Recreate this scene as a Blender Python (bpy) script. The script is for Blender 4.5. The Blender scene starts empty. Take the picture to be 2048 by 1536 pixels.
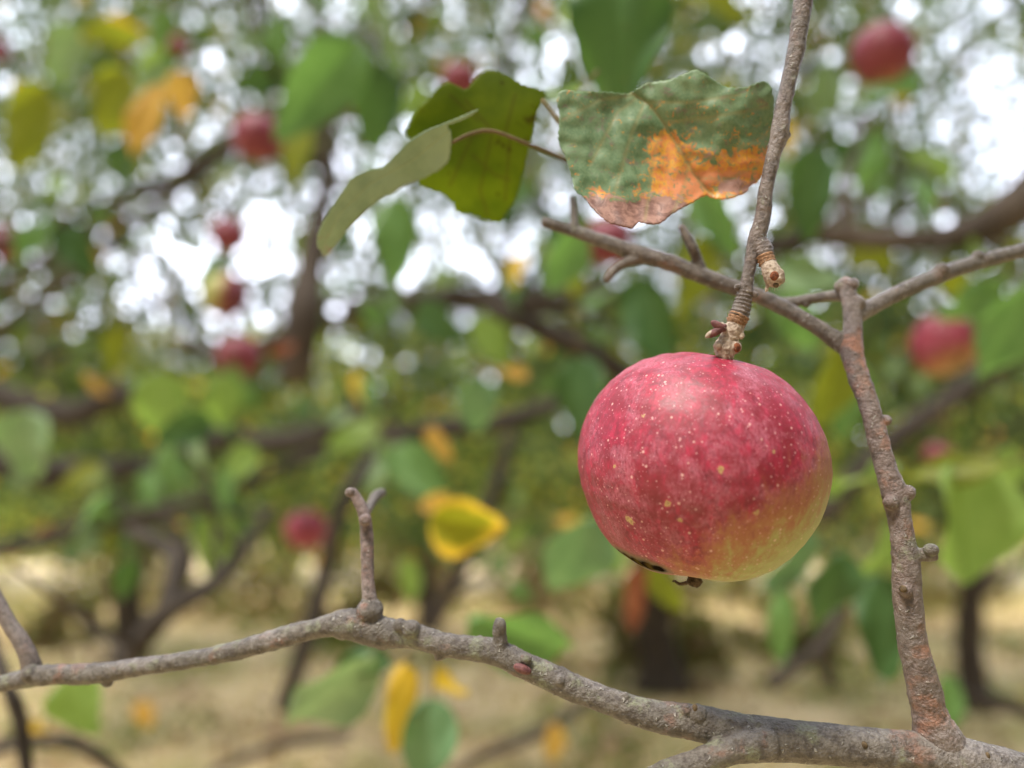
import bpy, bmesh, math, random
import numpy as np
from mathutils import Vector, Matrix, noise
from mathutils.geometry import delaunay_2d_cdt
R = math.radians
random.seed(7); rng = np.random.default_rng(11)
scene = bpy.context.scene
COL = scene.collection

# ------------------------------------------------------------------ camera
PITCH = R(8.6); CAMZ = 1.45; F = 1536.0
cam_d = bpy.data.cameras.new('camera'); cam = bpy.data.objects.new('camera', cam_d); COL.objects.link(cam)
cam.location = (0, 0, CAMZ); cam.rotation_euler = (R(90) + PITCH, 0, 0)
cam_d.sensor_width = 36; cam_d.lens = 27
cam_d.clip_start = 0.01; cam_d.clip_end = 2000
cam_d.dof.use_dof = True; cam_d.dof.focus_distance = 0.187; cam_d.dof.aperture_fstop = 4.3
scene.camera = cam
# ------------------------------------------------------------------ light
SUN_EL, SUN_AZ = R(63), R(218)      # azimuth clockwise from +Y; sun high, behind the camera's left shoulder
w = bpy.data.worlds.new('World'); scene.world = w; w.use_nodes = True
nt = w.node_tree; nt.nodes.clear()
out = nt.nodes.new('ShaderNodeOutputWorld'); bg = nt.nodes.new('ShaderNodeBackground')
sky = nt.nodes.new('ShaderNodeTexSky'); sky.sky_type = 'NISHITA'; sky.sun_disc = False
sky.sun_elevation = SUN_EL; sky.sun_rotation = SUN_AZ
tc = nt.nodes.new('ShaderNodeTexCoord'); ns = nt.nodes.new('ShaderNodeTexNoise'); ns.inputs['Scale'].default_value = 2.6
ns.inputs['Detail'].default_value = 5; ns.inputs['Distortion'].default_value = 0.3
rp = nt.nodes.new('ShaderNodeValToRGB'); rp.color_ramp.elements[0].position = 0.36; rp.color_ramp.elements[1].position = 0.58
rp.color_ramp.elements[0].color = (0.45, 0.45, 0.45, 1)
mx = nt.nodes.new('ShaderNodeMix'); mx.data_type = 'RGBA'
# the cloud is thin and very bright low in the north, in front of the camera, duller overhead and behind
dt = nt.nodes.new('ShaderNodeVectorMath'); dt.operation = 'DOT_PRODUCT'; dt.inputs[1].default_value = (0, .95, .31); nt.links.new(tc.outputs['Generated'], dt.inputs[0])
mr = nt.nodes.new('ShaderNodeMapRange'); mr.interpolation_type = 'SMOOTHSTEP'; mr.inputs[1].default_value = .35; mr.inputs[2].default_value = .9; nt.links.new(dt.outputs['Value'], mr.inputs[0])
cb = nt.nodes.new('ShaderNodeMix'); cb.data_type = 'RGBA'; cb.inputs[6].default_value = (4.2, 4.3, 4.6, 1); cb.inputs[7].default_value = (34, 35.6, 42, 1)
nt.links.new(mr.outputs[0], cb.inputs[0]); nt.links.new(cb.outputs[2], mx.inputs[7])
nt.links.new(tc.outputs['Generated'], ns.inputs['Vector']); nt.links.new(ns.outputs['Fac'], rp.inputs['Fac'])
nt.links.new(rp.outputs['Color'], mx.inputs[0]); nt.links.new(sky.outputs['Color'], mx.inputs[6])
nt.links.new(mx.outputs[2], bg.inputs['Color']); bg.inputs['Strength'].default_value = 0.14
nt.links.new(bg.outputs['Background'], out.inputs['Surface'])
sl = bpy.data.lights.new('sun', 'SUN'); sl.energy = 5.0; sl.angle = R(9); sl.color = (1, 0.95, 0.86)
sun = bpy.data.objects.new('sun', sl); COL.objects.link(sun)
sd = Vector((math.sin(SUN_AZ) * math.cos(SUN_EL), math.cos(SUN_AZ) * math.cos(SUN_EL), math.sin(SUN_EL)))
sun.rotation_euler = sd.to_track_quat('Z', 'Y').to_euler(); sun.location = (-3, -3, 8)
scene.view_settings.view_transform = 'Standard'; scene.view_settings.look = 'None'
scene.view_settings.gamma = 1; scene.view_settings.use_curve_mapping = False
scene.view_settings.exposure = 0.52
scene.render.engine = 'CYCLES'
scene.cycles.max_bounces = 6; scene.cycles.transmission_bounces = 4; scene.cycles.diffuse_bounces = 3
scene.cycles.glossy_bounces = 2; scene.cycles.sample_clamp_indirect = 6

# ------------------------------------------------------------------ helpers
FW = Vector((0, math.cos(PITCH), math.sin(PITCH))); UP = Vector((0, -math.sin(PITCH), math.cos(PITCH))); RT = Vector((1, 0, 0))
C0 = Vector((0, 0, CAMZ))
def P(px, py, d):           # where a thing seen at this pixel stands, d metres away
    return C0 + FW * d + RT * ((px - 1024) / F * d) + UP * ((768 - py) / F * d)
def onground(px, dist):
    return Vector(((px - 1024) / F * dist, dist, 0))
def tag(o, label=None, cat=None, group=None, kind=None):
    if label: o['label'] = label
    if cat: o['category'] = cat
    if group: o['group'] = group
    if kind: o['kind'] = kind
    return o
def thing(name, loc, label, cat, group=None):
    o = bpy.data.objects.new(name, None); COL.objects.link(o); o.location = loc; o.empty_display_size = 0.02
    return tag(o, label, cat, group)
def mk(name, verts, faces, mat, parent=None, loc=None, smooth=True, attrs=None, colors=None):
    """verts in world coordinates; origin goes to parent's place or to loc"""
    if parent is not None: org = Vector(parent.get('_org', parent.location))
    else: org = Vector(loc) if loc is not None else Vector((0, 0, 0))
    V = np.asarray(verts, dtype=float).reshape(-1, 3) - np.array(org)
    me = bpy.data.meshes.new(name); me.from_pydata(V.tolist(), [], faces); me.update()
    if smooth: me.polygons.foreach_set('use_smooth', [True] * len(me.polygons))
    if attrs:
        for k, a in attrs.items():
            at = me.attributes.new(k, 'FLOAT', 'POINT'); at.data.foreach_set('value', np.asarray(a, dtype=np.float32))
    if colors is not None:
        ca = me.color_attributes.new('Col', 'FLOAT_COLOR', 'POINT'); ca.data.foreach_set('color', np.asarray(colors, dtype=np.float32).ravel())
    me.materials.append(mat)
    o = bpy.data.objects.new(name, me); COL.objects.link(o)
    if parent is not None: o.parent = parent
    else: o.location = org
    return o
def sub(name, verts, faces, mat, part, root, **k):
    """sub-part: child of a part that itself sits at its root's origin"""
    o = mk(name, verts, faces, mat, loc=root.location, **k); o.location = (0, 0, 0); o.parent = part
    return o

def spline(pts, step):
    """Catmull-Rom through rows (x,y,z,r) at about this step"""
    A = np.array(pts, dtype=float)
    if len(A) < 2: return A
    A = np.vstack([2 * A[0] - A[1], A, 2 * A[-1] - A[-2]])
    res = []
    for i in range(1, len(A) - 2):
        p0, p1, p2, p3 = A[i - 1], A[i], A[i + 1], A[i + 2]
        n = max(2, int(np.linalg.norm(p2[:3] - p1[:3]) / step))
        for k in range(n):
            t = k / n
            res.append(0.5 * ((2 * p1) + (-p0 + p2) * t + (2 * p0 - 5 * p1 + 4 * p2 - p3) * t * t + (-p0 + 3 * p1 - 3 * p2 + p3) * t ** 3))
    res.append(A[-2]); return np.array(res)
def tube(pts, step=0.002, n=12, cap=True, rfun=None):
    S = spline(pts, step); S[:, 3] = np.maximum(S[:, 3], 1e-5)
    T = np.gradient(S[:, :3], axis=0); T /= np.linalg.norm(T, axis=1)[:, None] + 1e-12
    a = np.array([0.3, -1, 0.2]); V = []; Fc = []
    u = np.cross(T[0], a); u /= np.linalg.norm(u)
    ang = np.linspace(0, 2 * math.pi, n, endpoint=False); L = 0
    for i in range(len(S)):
        u = u - T[i] * np.dot(u, T[i]); u /= np.linalg.norm(u); v = np.cross(T[i], u)
        if i: L += np.linalg.norm(S[i, :3] - S[i - 1, :3])
        r = S[i, 3] * (rfun(L, i / (len(S) - 1)) if rfun else 1)
        V.append(S[i, :3] + r * (np.cos(ang)[:, None] * u + np.sin(ang)[:, None] * v))
    V = np.vstack(V)
    for i in range(len(S) - 1):
        for k in range(n):
            k2 = (k + 1) % n
            Fc.append((i * n + k, i * n + k2, (i + 1) * n + k2, (i + 1) * n + k))
    if cap:
        e = len(V); V = np.vstack([V, S[0, :3] - T[0] * S[0, 3] * .4, S[-1, :3] + T[-1] * S[-1, 3] * .5])
        m = (len(S) - 1) * n
        for k in range(n):
            k2 = (k + 1) % n; Fc.append((e, k2, k)); Fc.append((e + 1, m + k, m + k2))
    return V, Fc
class MB:
    def __init__(s): s.v = []; s.f = []; s.n = 0
    def add(s, vf):
        v, f = vf; v = np.asarray(v); s.v.append(v); s.f += [tuple(i + s.n for i in q) for q in f]; s.n += len(v); return s
    def get(s): return np.vstack(s.v), s.f
def blob(c, rx, ry=None, rz=None, axis=None, n=10):
    ry = ry or rx; rz = rz or rx; V = []; Fc = []
    M = Vector(axis).to_track_quat('Z', 'Y').to_matrix() if axis is not None else Matrix.Identity(3)
    for i in range(n + 1):
        th = math.pi * i / n
        for k in range(2 * n):
            ph = math.pi * k / n
            V.append(Vector(c) + M @ Vector((rx * math.sin(th) * math.cos(ph), ry * math.sin(th) * math.sin(ph), rz * math.cos(th))))
    for i in range(n):
        for k in range(2 * n):
            k2 = (k + 1) % (2 * n); Fc.append((i * 2 * n + k, (i + 1) * 2 * n + k, (i + 1) * 2 * n + k2, i * 2 * n + k2))
    return np.array([tuple(v) for v in V]), Fc
def fuse(vf, voxel, disp=None, it=3):
    """melt overlapping tubes into one bark surface and roughen it"""
    v, f = vf
    me = bpy.data.meshes.new('t'); me.from_pydata(np.asarray(v).tolist(), [], f); me.update()
    o = bpy.data.objects.new('t', me); COL.objects.link(o)
    m = o.modifiers.new('r', 'REMESH'); m.mode = 'VOXEL'; m.voxel_size = voxel
    s = o.modifiers.new('s', 'SMOOTH'); s.factor = 0.5; s.iterations = it
    dg = bpy.context.evaluated_depsgraph_get(); dg.update()
    m2 = bpy.data.meshes.new_from_object(o.evaluated_get(dg))
    n = len(m2.vertices); co = np.empty(n * 3); m2.vertices.foreach_get('co', co); co = co.reshape(-1, 3)
    no = np.array([tuple(x.vector) for x in m2.vertex_normals]) if hasattr(m2, 'vertex_normals') else None
    if disp:
        d = np.array([disp(Vector(c)) for c in co]); co = co + no * d[:, None]
    fc = [tuple(p.vertices) for p in m2.polygons]
    bpy.data.objects.remove(o); bpy.data.meshes.remove(me); bpy.data.meshes.remove(m2)
    return co, fc
def bark_disp(p, a=1.0):
    q = p * 140
    d = noise.noise(q) * 0.00022 + noise.noise(q * 3.1) * 0.00016
    c = noise.noise(p * 45); d += c * 0.00022
    k = noise.noise(p * 900); d += max(0, k - .25) * 0.00035
    return d * a

# ------------------------------------------------------------------ node helpers
class N:
    def __init__(s, name):
        s.m = bpy.data.materials.new(name); s.m.use_nodes = True; s.t = s.m.node_tree; s.t.nodes.clear()
        s.out = s.t.nodes.new('ShaderNodeOutputMaterial'); s.tc = s.t.nodes.new('ShaderNodeTexCoord')
    def l(s, a, b): s.t.links.new(a, b)
    def put(s, inp, v):
        if v is None: return
        if isinstance(v, bpy.types.NodeSocket): s.l(v, inp)
        elif isinstance(v, (tuple, list)):
            inp.default_value = tuple(v) + ((1,) if len(v) == 3 and inp.type == 'RGBA' else ())
        else: inp.default_value = v
    def mapp(s, scale=(1, 1, 1), src=None, loc=(0, 0, 0), rot=(0, 0, 0)):
        n = s.t.nodes.new('ShaderNodeMapping'); s.l(src or s.tc.outputs['Object'], n.inputs['Vector'])
        n.inputs['Scale'].default_value = scale; n.inputs['Location'].default_value = loc; n.inputs['Rotation'].default_value = rot
        return n.outputs[0]
    def noise(s, vec, scale, detail=4, rough=.55, dist=0):
        n = s.t.nodes.new('ShaderNodeTexNoise'); s.l(vec, n.inputs['Vector']); n.inputs['Scale'].default_value = scale
        n.inputs['Detail'].default_value = detail; n.inputs['Roughness'].default_value = rough; n.inputs['Distortion'].default_value = dist
        return n.outputs['Fac']
    def tex3(s, vec, scale):
        n = s.t.nodes.new('ShaderNodeTexNoise'); s.l(vec, n.inputs['Vector']); n.inputs['Scale'].default_value = scale; return n.outputs['Color']
    def vor(s, vec, scale, rnd=1, out='Distance'):
        n = s.t.nodes.new('ShaderNodeTexVoronoi'); s.l(vec, n.inputs['Vector']); n.inputs['Scale'].default_value = scale
        n.inputs['Randomness'].default_value = rnd; return n.outputs[out]
    def math(s, op, a, b=None, c=None, clamp=False):
        n = s.t.nodes.new('ShaderNodeMath'); n.operation = op; n.use_clamp = clamp
        s.put(n.inputs[0], a); s.put(n.inputs[1], b); s.put(n.inputs[2], c); return n.outputs[0]
    def vm(s, op, a, b=None, o=0):
        n = s.t.nodes.new('ShaderNodeVectorMath'); n.operation = op
        if op == 'SCALE': n.inputs['Scale'].default_value = .0022
        s.put(n.inputs[0], a); s.put(n.inputs[1], b); return n.outputs[o]
    def ss(s, v, a, b, lo=0, hi=1):
        n = s.t.nodes.new('ShaderNodeMapRange'); n.interpolation_type = 'SMOOTHSTEP'; s.put(n.inputs[0], v)
        n.inputs[1].default_value = a; n.inputs[2].default_value = b; n.inputs[3].default_value = lo; n.inputs[4].default_value = hi
        return n.outputs[0]
    def mix(s, f, a, b, blend='MIX'):
        n = s.t.nodes.new('ShaderNodeMix'); n.data_type = 'RGBA'; n.blend_type = blend
        s.put(n.inputs[0], f); s.put(n.inputs[6], a); s.put(n.inputs[7], b); return n.outputs[2]
    def attr(s, name, o='Fac'):
        n = s.t.nodes.new('ShaderNodeAttribute'); n.attribute_name = name; return n.outputs[o]
    def bump(s, h, strength=.5, dist=.001, normal=None):
        n = s.t.nodes.new('ShaderNodeBump'); s.l(h, n.inputs['Height']); n.inputs['Strength'].default_value = strength
        n.inputs['Distance'].default_value = dist
        if normal is not None: s.l(normal, n.inputs['Normal'])
        return n.outputs[0]
    def bsdf(s, col, rough=.6, spec=.5, normal=None, **k):
        n = s.t.nodes.new('ShaderNodeBsdfPrincipled'); s.put(n.inputs['Base Color'], col); s.put(n.inputs['Roughness'], rough)
        s.put(n.inputs['Specular IOR Level'], spec)
        if normal is not None: s.l(normal, n.inputs['Normal'])
        for a, b in k.items(): s.put(n.inputs[a.replace('_', ' ')], b)
        return n.outputs[0]
    def leafsh(s, col, tcol, tr=.4, rough=.5, spec=.35, normal=None):
        b = s.bsdf(col, rough, spec, normal); t = s.t.nodes.new('ShaderNodeBsdfTranslucent'); s.put(t.inputs['Color'], tcol)
        m = s.t.nodes.new('ShaderNodeMixShader'); m.inputs[0].default_value = tr; s.l(b, m.inputs[1]); s.l(t.outputs[0], m.inputs[2])
        s.fin(m.outputs[0])
    def fin(s, sh): s.l(sh, s.out.inputs['Surface']); return s.m

# ------------------------------------------------------------------ materials
def bark_mat(name, grey, brown, red, red_amt=.5, lichen=.5, speck=1, scale=1.0):
    n = N(name); v = n.tc.outputs['Object']
    a = n.noise(v, 420 * scale, 7, .7); b = n.noise(v, 90 * scale, 5, .6, .4); c = n.noise(v, 1500 * scale, 4)
    col = n.mix(n.ss(a, .35, .65), brown, grey)
    col = n.mix(n.ss(b, .62 - red_amt * .25, .74 - red_amt * .2), col, n.mix(a, red, tuple(x * 1.5 for x in red)))
    big = n.noise(n.mapp((1, 1, 1), loc=(5, 8, 1)), 38 * scale, 3, .5); col = n.mix(n.ss(big, .38, .50, .55, 0), col, n.mix(a, (.07, .058, .048), (.13, .115, .095)))
    col = n.mix(n.ss(big, .52, .66, 0, .5), col, n.mix(a, (.20, .165, .155), (.36, .32, .30)))
    li = n.noise(n.mapp((1, 1, 1), loc=(3, 1, 2)), 130 * scale, 5, .65)
    col = n.mix(n.math('MULTIPLY', n.ss(li, .66 - lichen * .16, .78 - lichen * .16), .7), col, n.mix(c, (.14, .16, .07), (.30, .31, .22)))
    col = n.mix(n.ss(a, .50, .36, 0, .65), col, (.055, .042, .036)); col = n.mix(n.math('MULTIPLY', n.ss(c, .35, .7), .4), col, (.05, .038, .03))
    vd = n.vm('ADD', v, n.vm('SCALE', n.vm('SUBTRACT', n.tex3(v, 900), (.5, .5, .5)), None)); vv = n.vor(vd, 560 * scale); vr = n.vor(vd, 560 * scale, out='Color')
    sp = n.math('MULTIPLY', n.ss(vv, .12, .30, 1, 0), n.ss(vr, .60, .66))
    col = n.mix(n.math('MULTIPLY', sp, .75 * speck), col, (.50, .47, .42))
    wv = n.noise(n.mapp((1, 1, 1), loc=(7, 2, 5)), 210 * scale, 5, .75)
    col = n.mix(n.ss(wv, .67, .71, 0, .8 * speck), col, (.52, .52, .46))
    ht = n.math('ADD', n.math('MULTIPLY', a, .9), n.math('ADD', n.math('MULTIPLY', c, .5), n.math('MULTIPLY', sp, .5)))
    return n.fin(n.bsdf(col, .5, .5, n.bump(ht, 1, .0011 / scale)))
M_LIMB = bark_mat('grey_brown_bark', (.172, .150, .128), (.075, .060, .049), (.19, .09, .06), .20, .75, .6)
M_UPRT = bark_mat('reddish_bark', (.195, .150, .135), (.11, .066, .053), (.24, .11, .068), .42, .4, .5)
M_FORK = bark_mat('smooth_brown_bark', (.148, .122, .103), (.072, .054, .042), (.15, .08, .055), .2, .3, .5)
M_TWIG = bark_mat('twig_bark', (.20, .16, .145), (.095, .068, .06), (.14, .075, .06), .2, .3, .8)
def plain(name, c1, c2, scale, rough=.8, bump=.5, bd=.001):
    n = N(name); a = n.noise(n.tc.outputs['Object'], scale, 6, .65)
    return n.fin(n.bsdf(n.mix(n.ss(a, .3, .7), c1, c2), rough, .3, n.bump(a, bump, bd)))
M_SPUR = plain('woolly_spur', (.20, .145, .11), (.42, .34, .27), 900)
M_RING = plain('orange_scar', (.12, .06, .03), (.42, .24, .14), 1500, .8, 1, .0006)
M_BUD = plain('purple_bud', (.07, .022, .024), (.16, .065, .06), 800, .6)
M_DRY = plain('dry_calyx', (.035, .024, .012), (.12, .08, .04), 900)
M_CUT = plain('cut_heart', (.06, .018, .008), (.24, .075, .03), 1200)
M_BGBARK = plain('dark_bark', (.028, .02, .015), (.085, .064, .049), 14, .85, .8, .01)
M_BGBARK2 = plain('mid_bark', (.018, .013, .010), (.06, .047, .037), 60, .85, .6, .003)
M_PINKTWIG = bark_mat('pinkish_twig_bark', (.23, .165, .15), (.13, .08, .068), (.19, .09, .07), .3, .35, .4, 1.3)

def apple_mat(name, Rm, gdir, gth=(.50, .86), spots=(), patch=None, tone=1.0):
    n = N(name); s = 1 / Rm
    q = n.mapp((s, s, s)); n1 = n.noise(q, 1.7, 3); n2 = n.noise(n.mapp((s, s, .6 * s)), 15, 8, .72, .5); n3 = n.noise(n.mapp((s, s, .55 * s)), 55, 5, .7)
    rd = n.vm('NORMALIZE', n.mapp((s, s, 0))); zz = n.mapp((.05 * s, .05 * s, .55 * s)); st = n.noise(n.vm('ADD', rd, zz), 5.5, 7, .68, .35)
    dk = n.mix(n.ss(n2, .3, .7), tuple(x * tone for x in (.10, .003, .012)), tuple(x * tone for x in (.37, .009, .044)))
    st2 = n.noise(n.vm('ADD', rd, n.mapp((.02 * s, .02 * s, .35 * s))), 19, 8, .75, .15)
    dk = n.mix(n.ss(st2, .44, .62, 0, .6), dk, tuple(x * tone for x in (.19, .004, .016))); dk = n.mix(n.ss(st, .46, .60, 0, .8), dk, tuple(x * tone for x in (.17, .004, .014)))
    blm = n.math('MULTIPLY', n.ss(n.noise(q, 3.2, 9, .72, .7), .42, .66), n.ss(n3, .30, .62))
    red = n.mix(n.math('MULTIPLY', blm, .55 * tone), dk, (.46, .15, .21))
    g = n.vm('DOT_PRODUCT', q, Vector(gdir).normalized()[:], o=1)
    g = n.math('ADD', g, n.math('MULTIPLY', n.math('SUBTRACT', st, .5), .55))
    g = n.math('ADD', g, n.math('MULTIPLY', n.math('SUBTRACT', n2, .5), .45))
    g = n.math('ADD', g, n.math('MULTIPLY', n.math('SUBTRACT', n1, .5), .35))
    org = n.mix(n2, (.25, .05, .025), (.32, .17, .05))
    grn = n.mix(n2, (.20, .21, .035), (.36, .37, .13))
    c = n.mix(n.ss(g, gth[0] - .22, gth[0] + .08), red, org)
    c = n.mix(n.ss(g, gth[0] + .02, gth[1]), c, grn)
    wp = n.ss(n.noise(n.mapp((s, s, s), loc=(4, 2, 9)), 2.1, 7, .7, .6), .58, .74, 0, .15)
    c = n.mix(wp, c, (.42, .24, .27))
    spc = .5
    # lenticels
    for sc, lo, hi, th, colr, am in ((13, .10, .17, .52, (.70, .42, .38), .62), (24, .13, .23, .60, (.62, .34, .34), .6), (52, .18, .3, .66, (.58, .26, .31), .5)):
        d = n.vor(q, sc); r = n.vor(q, sc, out='Color')
        sp = n.math('MULTIPLY', n.ss(d, lo, hi, 1, 0), n.ss(r, th, th + .05))
        c = n.mix(n.math('MULTIPLY', sp, am), c, colr)
    for (x, y, z, rr) in spots:
        dd = n.vm('DISTANCE', q, (x, y, z), o=1)
        dd = n.math('ADD', dd, n.math('MULTIPLY', n.math('SUBTRACT', n3, .5), .085))
        c = n.mix(n.ss(dd, rr, rr * 1.3, .8, 0), c, (.48, .33, .13))
        c = n.mix(n.ss(dd, rr * .2, rr * .9, .75, 0), c, (.24, .15, .06))
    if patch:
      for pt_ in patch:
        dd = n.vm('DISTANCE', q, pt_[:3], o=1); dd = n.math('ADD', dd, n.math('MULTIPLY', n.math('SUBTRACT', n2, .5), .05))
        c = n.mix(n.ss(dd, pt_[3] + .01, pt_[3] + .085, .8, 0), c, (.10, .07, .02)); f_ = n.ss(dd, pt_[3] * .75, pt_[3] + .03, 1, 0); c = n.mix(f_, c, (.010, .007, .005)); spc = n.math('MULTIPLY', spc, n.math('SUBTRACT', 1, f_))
    h = n.math('ADD', n.math('MULTIPLY', n3, .3), n.math('MULTIPLY', n2, .6))
    sh = n.bsdf(c, n.math('ADD', .42, n.math('MULTIPLY', n2, .22)), spc, n.bump(h, .16, .0012), Subsurface_Weight=.06, Subsurface_Scale=.003)
    return n.fin(sh)

def leaf_mat(name, c1, c2, tc, tr=.4, spot=(.12, .05, .03), spots=.5, edge=None, rough=.5):
    n = N(name); v = n.tc.outputs['Object']
    a = n.noise(v, 55, 4, .6); b = n.noise(v, 260, 4, .6)
    c = n.mix(n.ss(a, .35, .65), c1, c2); t = tc
    if edge is not None:
        e = n.ss(n.math('ADD', n.attr('edge'), n.math('MULTIPLY', n.math('SUBTRACT', a, .5), .5)), .6, .85)
        c = n.mix(e, c, edge); t = n.mix(e, t, tuple(min(1, x * 1.3) for x in edge))
    m = n.ss(b, .68 - .05 * spots, .74 - .05 * spots, 0, .8)
    c = n.mix(m, c, spot)
    vn = n.attr('vein'); c = n.mix(n.math('MULTIPLY', vn, .35), c, tuple(min(.9, x * 1.9) for x in c2))
    n.leafsh(c, t, tr, rough, .35, n.bump(n.math('SUBTRACT', a, n.math('MULTIPLY', vn, .6)), .5, .0008)); return n.m
LM = {
 'green': leaf_mat('leaf_green', (.075, .15, .048), (.13, .23, .08), (.15, .30, .05)),
 'sage': leaf_mat('leaf_sage', (.15, .235, .12), (.22, .31, .17), (.18, .30, .08), .3),
 'dark': leaf_mat('leaf_dark_green', (.032, .075, .024), (.055, .115, .04), (.07, .15, .02), .35),
 'lime': leaf_mat('leaf_lime', (.13, .21, .05), (.20, .29, .085), (.28, .42, .06), .5),
 'olive': leaf_mat('leaf_olive', (.10, .12, .012), (.16, .175, .02), (.26, .29, .015), .5),
 'yellow': leaf_mat('leaf_yellow', (.50, .30, .02), (.60, .39, .04), (.65, .45, .03), .45),
 'orange': leaf_mat('leaf_orange', (.42, .23, .045), (.52, .33, .08), (.55, .34, .05), .4),
 'brown': leaf_mat('leaf_brown', (.16, .05, .025), (.25, .09, .04), (.3, .08, .03), .3),
 'teal': leaf_mat('leaf_teal', (.09, .18, .085), (.15, .25, .13), (.12, .25, .06), .3),
 'yolive': leaf_mat('leaf_yellow_rim', (.20, .20, .012), (.30, .27, .015), (.30, .30, .01), .45, edge=(.68, .44, .03)),
}
def foliage_mat(name, tr=.4):
    n = N(name); c = n.attr('Col', 'Color'); t = n.mix(1.0, c, (1.5, 1.7, .6), 'MULTIPLY')
    n.leafsh(c, t, tr, .55, .3); return n.m
M_FOL = foliage_mat('foliage')

# ------------------------------------------------------------------ setting
n = N('dry_meadow'); v = n.tc.outputs['Object']
a = n.noise(v, .9, 5, .65); b = n.noise(v, 4, 6, .75); c = n.noise(n.mapp((1, 1, 1), loc=(9, 4, 0)), 1.5, 5, .65)
col = n.mix(n.ss(b, .3, .7), (.46, .33, .18), (.68, .54, .33))
col = n.mix(n.ss(a, .48, .60, 0, .75), col, (.20, .21, .065)); col = n.mix(n.ss(c, .52, .64, 0, .75), col, (.26, .14, .08))
M_GROUND = n.fin(n.bsdf(col, .9, .2, n.bump(b, .8, .03)))
gx = np.linspace(-1, 1, 61); gx = np.sign(gx) * np.abs(gx) ** 3 * 500
V = []; 
for y in gx:
    for x in gx:
        r = math.hypot(x, y); V.append((x, y, noise.noise(Vector((x * .35, y * .35, 0))) * .05 if r < 60 else 0))
Fc = [(j * 61 + i, j * 61 + i + 1, (j + 1) * 61 + i + 1, (j + 1) * 61 + i) for j in range(60) for i in range(60)]
tag(mk('ground', V, Fc, M_GROUND), kind='structure')

def leaf_quads(C, size, cols, flat=.0, wr=.62):
    """two folded quads for every leaf centre"""
    m = len(C); ax = rng.normal(size=(m, 3)); ax[:, 2] -= .35; ax /= np.linalg.norm(ax, axis=1)[:, None]
    b = rng.normal(size=(m, 3)); b -= ax * np.sum(ax * b, 1)[:, None]; b /= np.linalg.norm(b, axis=1)[:, None]
    nn = np.cross(ax, b); s = size[:, None]; w = s * wr * rng.uniform(.8, 1.1, (m, 1)); k = rng.uniform(.1, .3, (m, 1))
    base = C - ax * s * .5; tip = C + ax * s * .5 + nn * s * .08
    l1 = C - ax * s * .22 + b * w * .42 + nn * w * k; l2 = C + ax * s * .15 + b * w * .48 + nn * w * k
    r1 = C - ax * s * .22 - b * w * .42 + nn * w * k; r2 = C + ax * s * .15 - b * w * .48 + nn * w * k
    V = np.stack([base, l1, l2, tip, r2, r1], 1).reshape(-1, 3); i = np.arange(m) * 6
    Fc = np.concatenate([np.stack([i, i + 3, i + 2, i + 1], 1), np.stack([i, i + 5, i + 4, i + 3], 1)]).tolist()
    return V, Fc, np.repeat(cols, 6, axis=0)
PAL = np.array([(.045, .075, .026), (.068, .108, .038), (.095, .138, .055), (.125, .148, .045), (.175, .172, .045), (.40, .24, .04), (.33, .12, .03)])
def pick(m, wts):
    k = rng.choice(len(PAL), m, p=np.array(wts) / sum(wts)); c = PAL[k] * rng.uniform(.75, 1.3, (m, 1))
    return np.hstack([c, np.ones((m, 1))])

# dry grass tufts
m = 26000; d = 2.2 + rng.random(m) ** .8 * 11; x = (rng.random(m) - .5) * 2.0 * (d * .75 + .6)
gz = np.array([noise.noise(Vector((a_ * .35, b_ * .35, 0))) * .05 for a_, b_ in zip(x, d)]) - .01
base = np.stack([x, d, gz], 1); h = rng.uniform(.03, .10, m); th = rng.uniform(0, 6.28, m); wd = .004 + d * .0006
px_ = np.stack([np.cos(th) * wd, np.sin(th) * wd, 0 * th], 1); tip = base + np.stack([rng.normal(0, .03, m), rng.normal(0, .03, m), h], 1)
V = np.stack([base - px_, base + px_, tip], 1).reshape(-1, 3); Fc = (np.arange(m * 3).reshape(-1, 3)).tolist()
gc = np.array([(.50, .38, .20), (.42, .30, .15), (.28, .28, .09), (.56, .46, .28)])[rng.choice(4, m, p=[.4, .25, .2, .15])]
o = mk('grass', V, Fc, M_FOL, colors=np.repeat(np.hstack([gc, np.ones((m, 1))]), 3, axis=0), smooth=False); tag(o, 'short dry straw coloured grass on the orchard floor', 'grass', kind='stuff')

m = 9000; wx = rng.uniform(-8, 8, m * 3); wy = rng.uniform(3.2, 11.5, m * 3)
wn = np.array([noise.noise(Vector((a_ * .9, b_ * .9, 4))) for a_, b_ in zip(wx, wy)]); kp = wn > .24; wx, wy = wx[kp], wy[kp]
C = np.stack([wx, wy, np.abs(rng.normal(0, .06, len(wx))) + .02], 1); V, Fc, cc = leaf_quads(C, rng.uniform(.04, .09, len(C)), pick(len(C), [1, 3, 4, 3, 2, .5, .3]) * np.array([1.3, 1.3, 1.3, 1]))
tag(mk('weeds', V, Fc, M_FOL, colors=cc, smooth=False), 'patches of low green weeds in the dry meadow', 'weeds', kind='stuff')
m = 1500; C = np.stack([rng.uniform(-6, 6, m), rng.uniform(3.0, 10, m), np.full(m, .06)], 1)
V, Fc, cc = leaf_quads(C, rng.uniform(.05, .09, m), np.hstack([np.array([(.16, .07, .03), (.30, .15, .05), (.10, .05, .03)])[rng.integers(0, 3, m)], np.ones((m, 1))]))
tag(mk('fallen_leaves', V, Fc, M_FOL, colors=cc, smooth=False), 'brown fallen leaves scattered over the dry grass', 'fallen leaves', kind='stuff')

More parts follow.
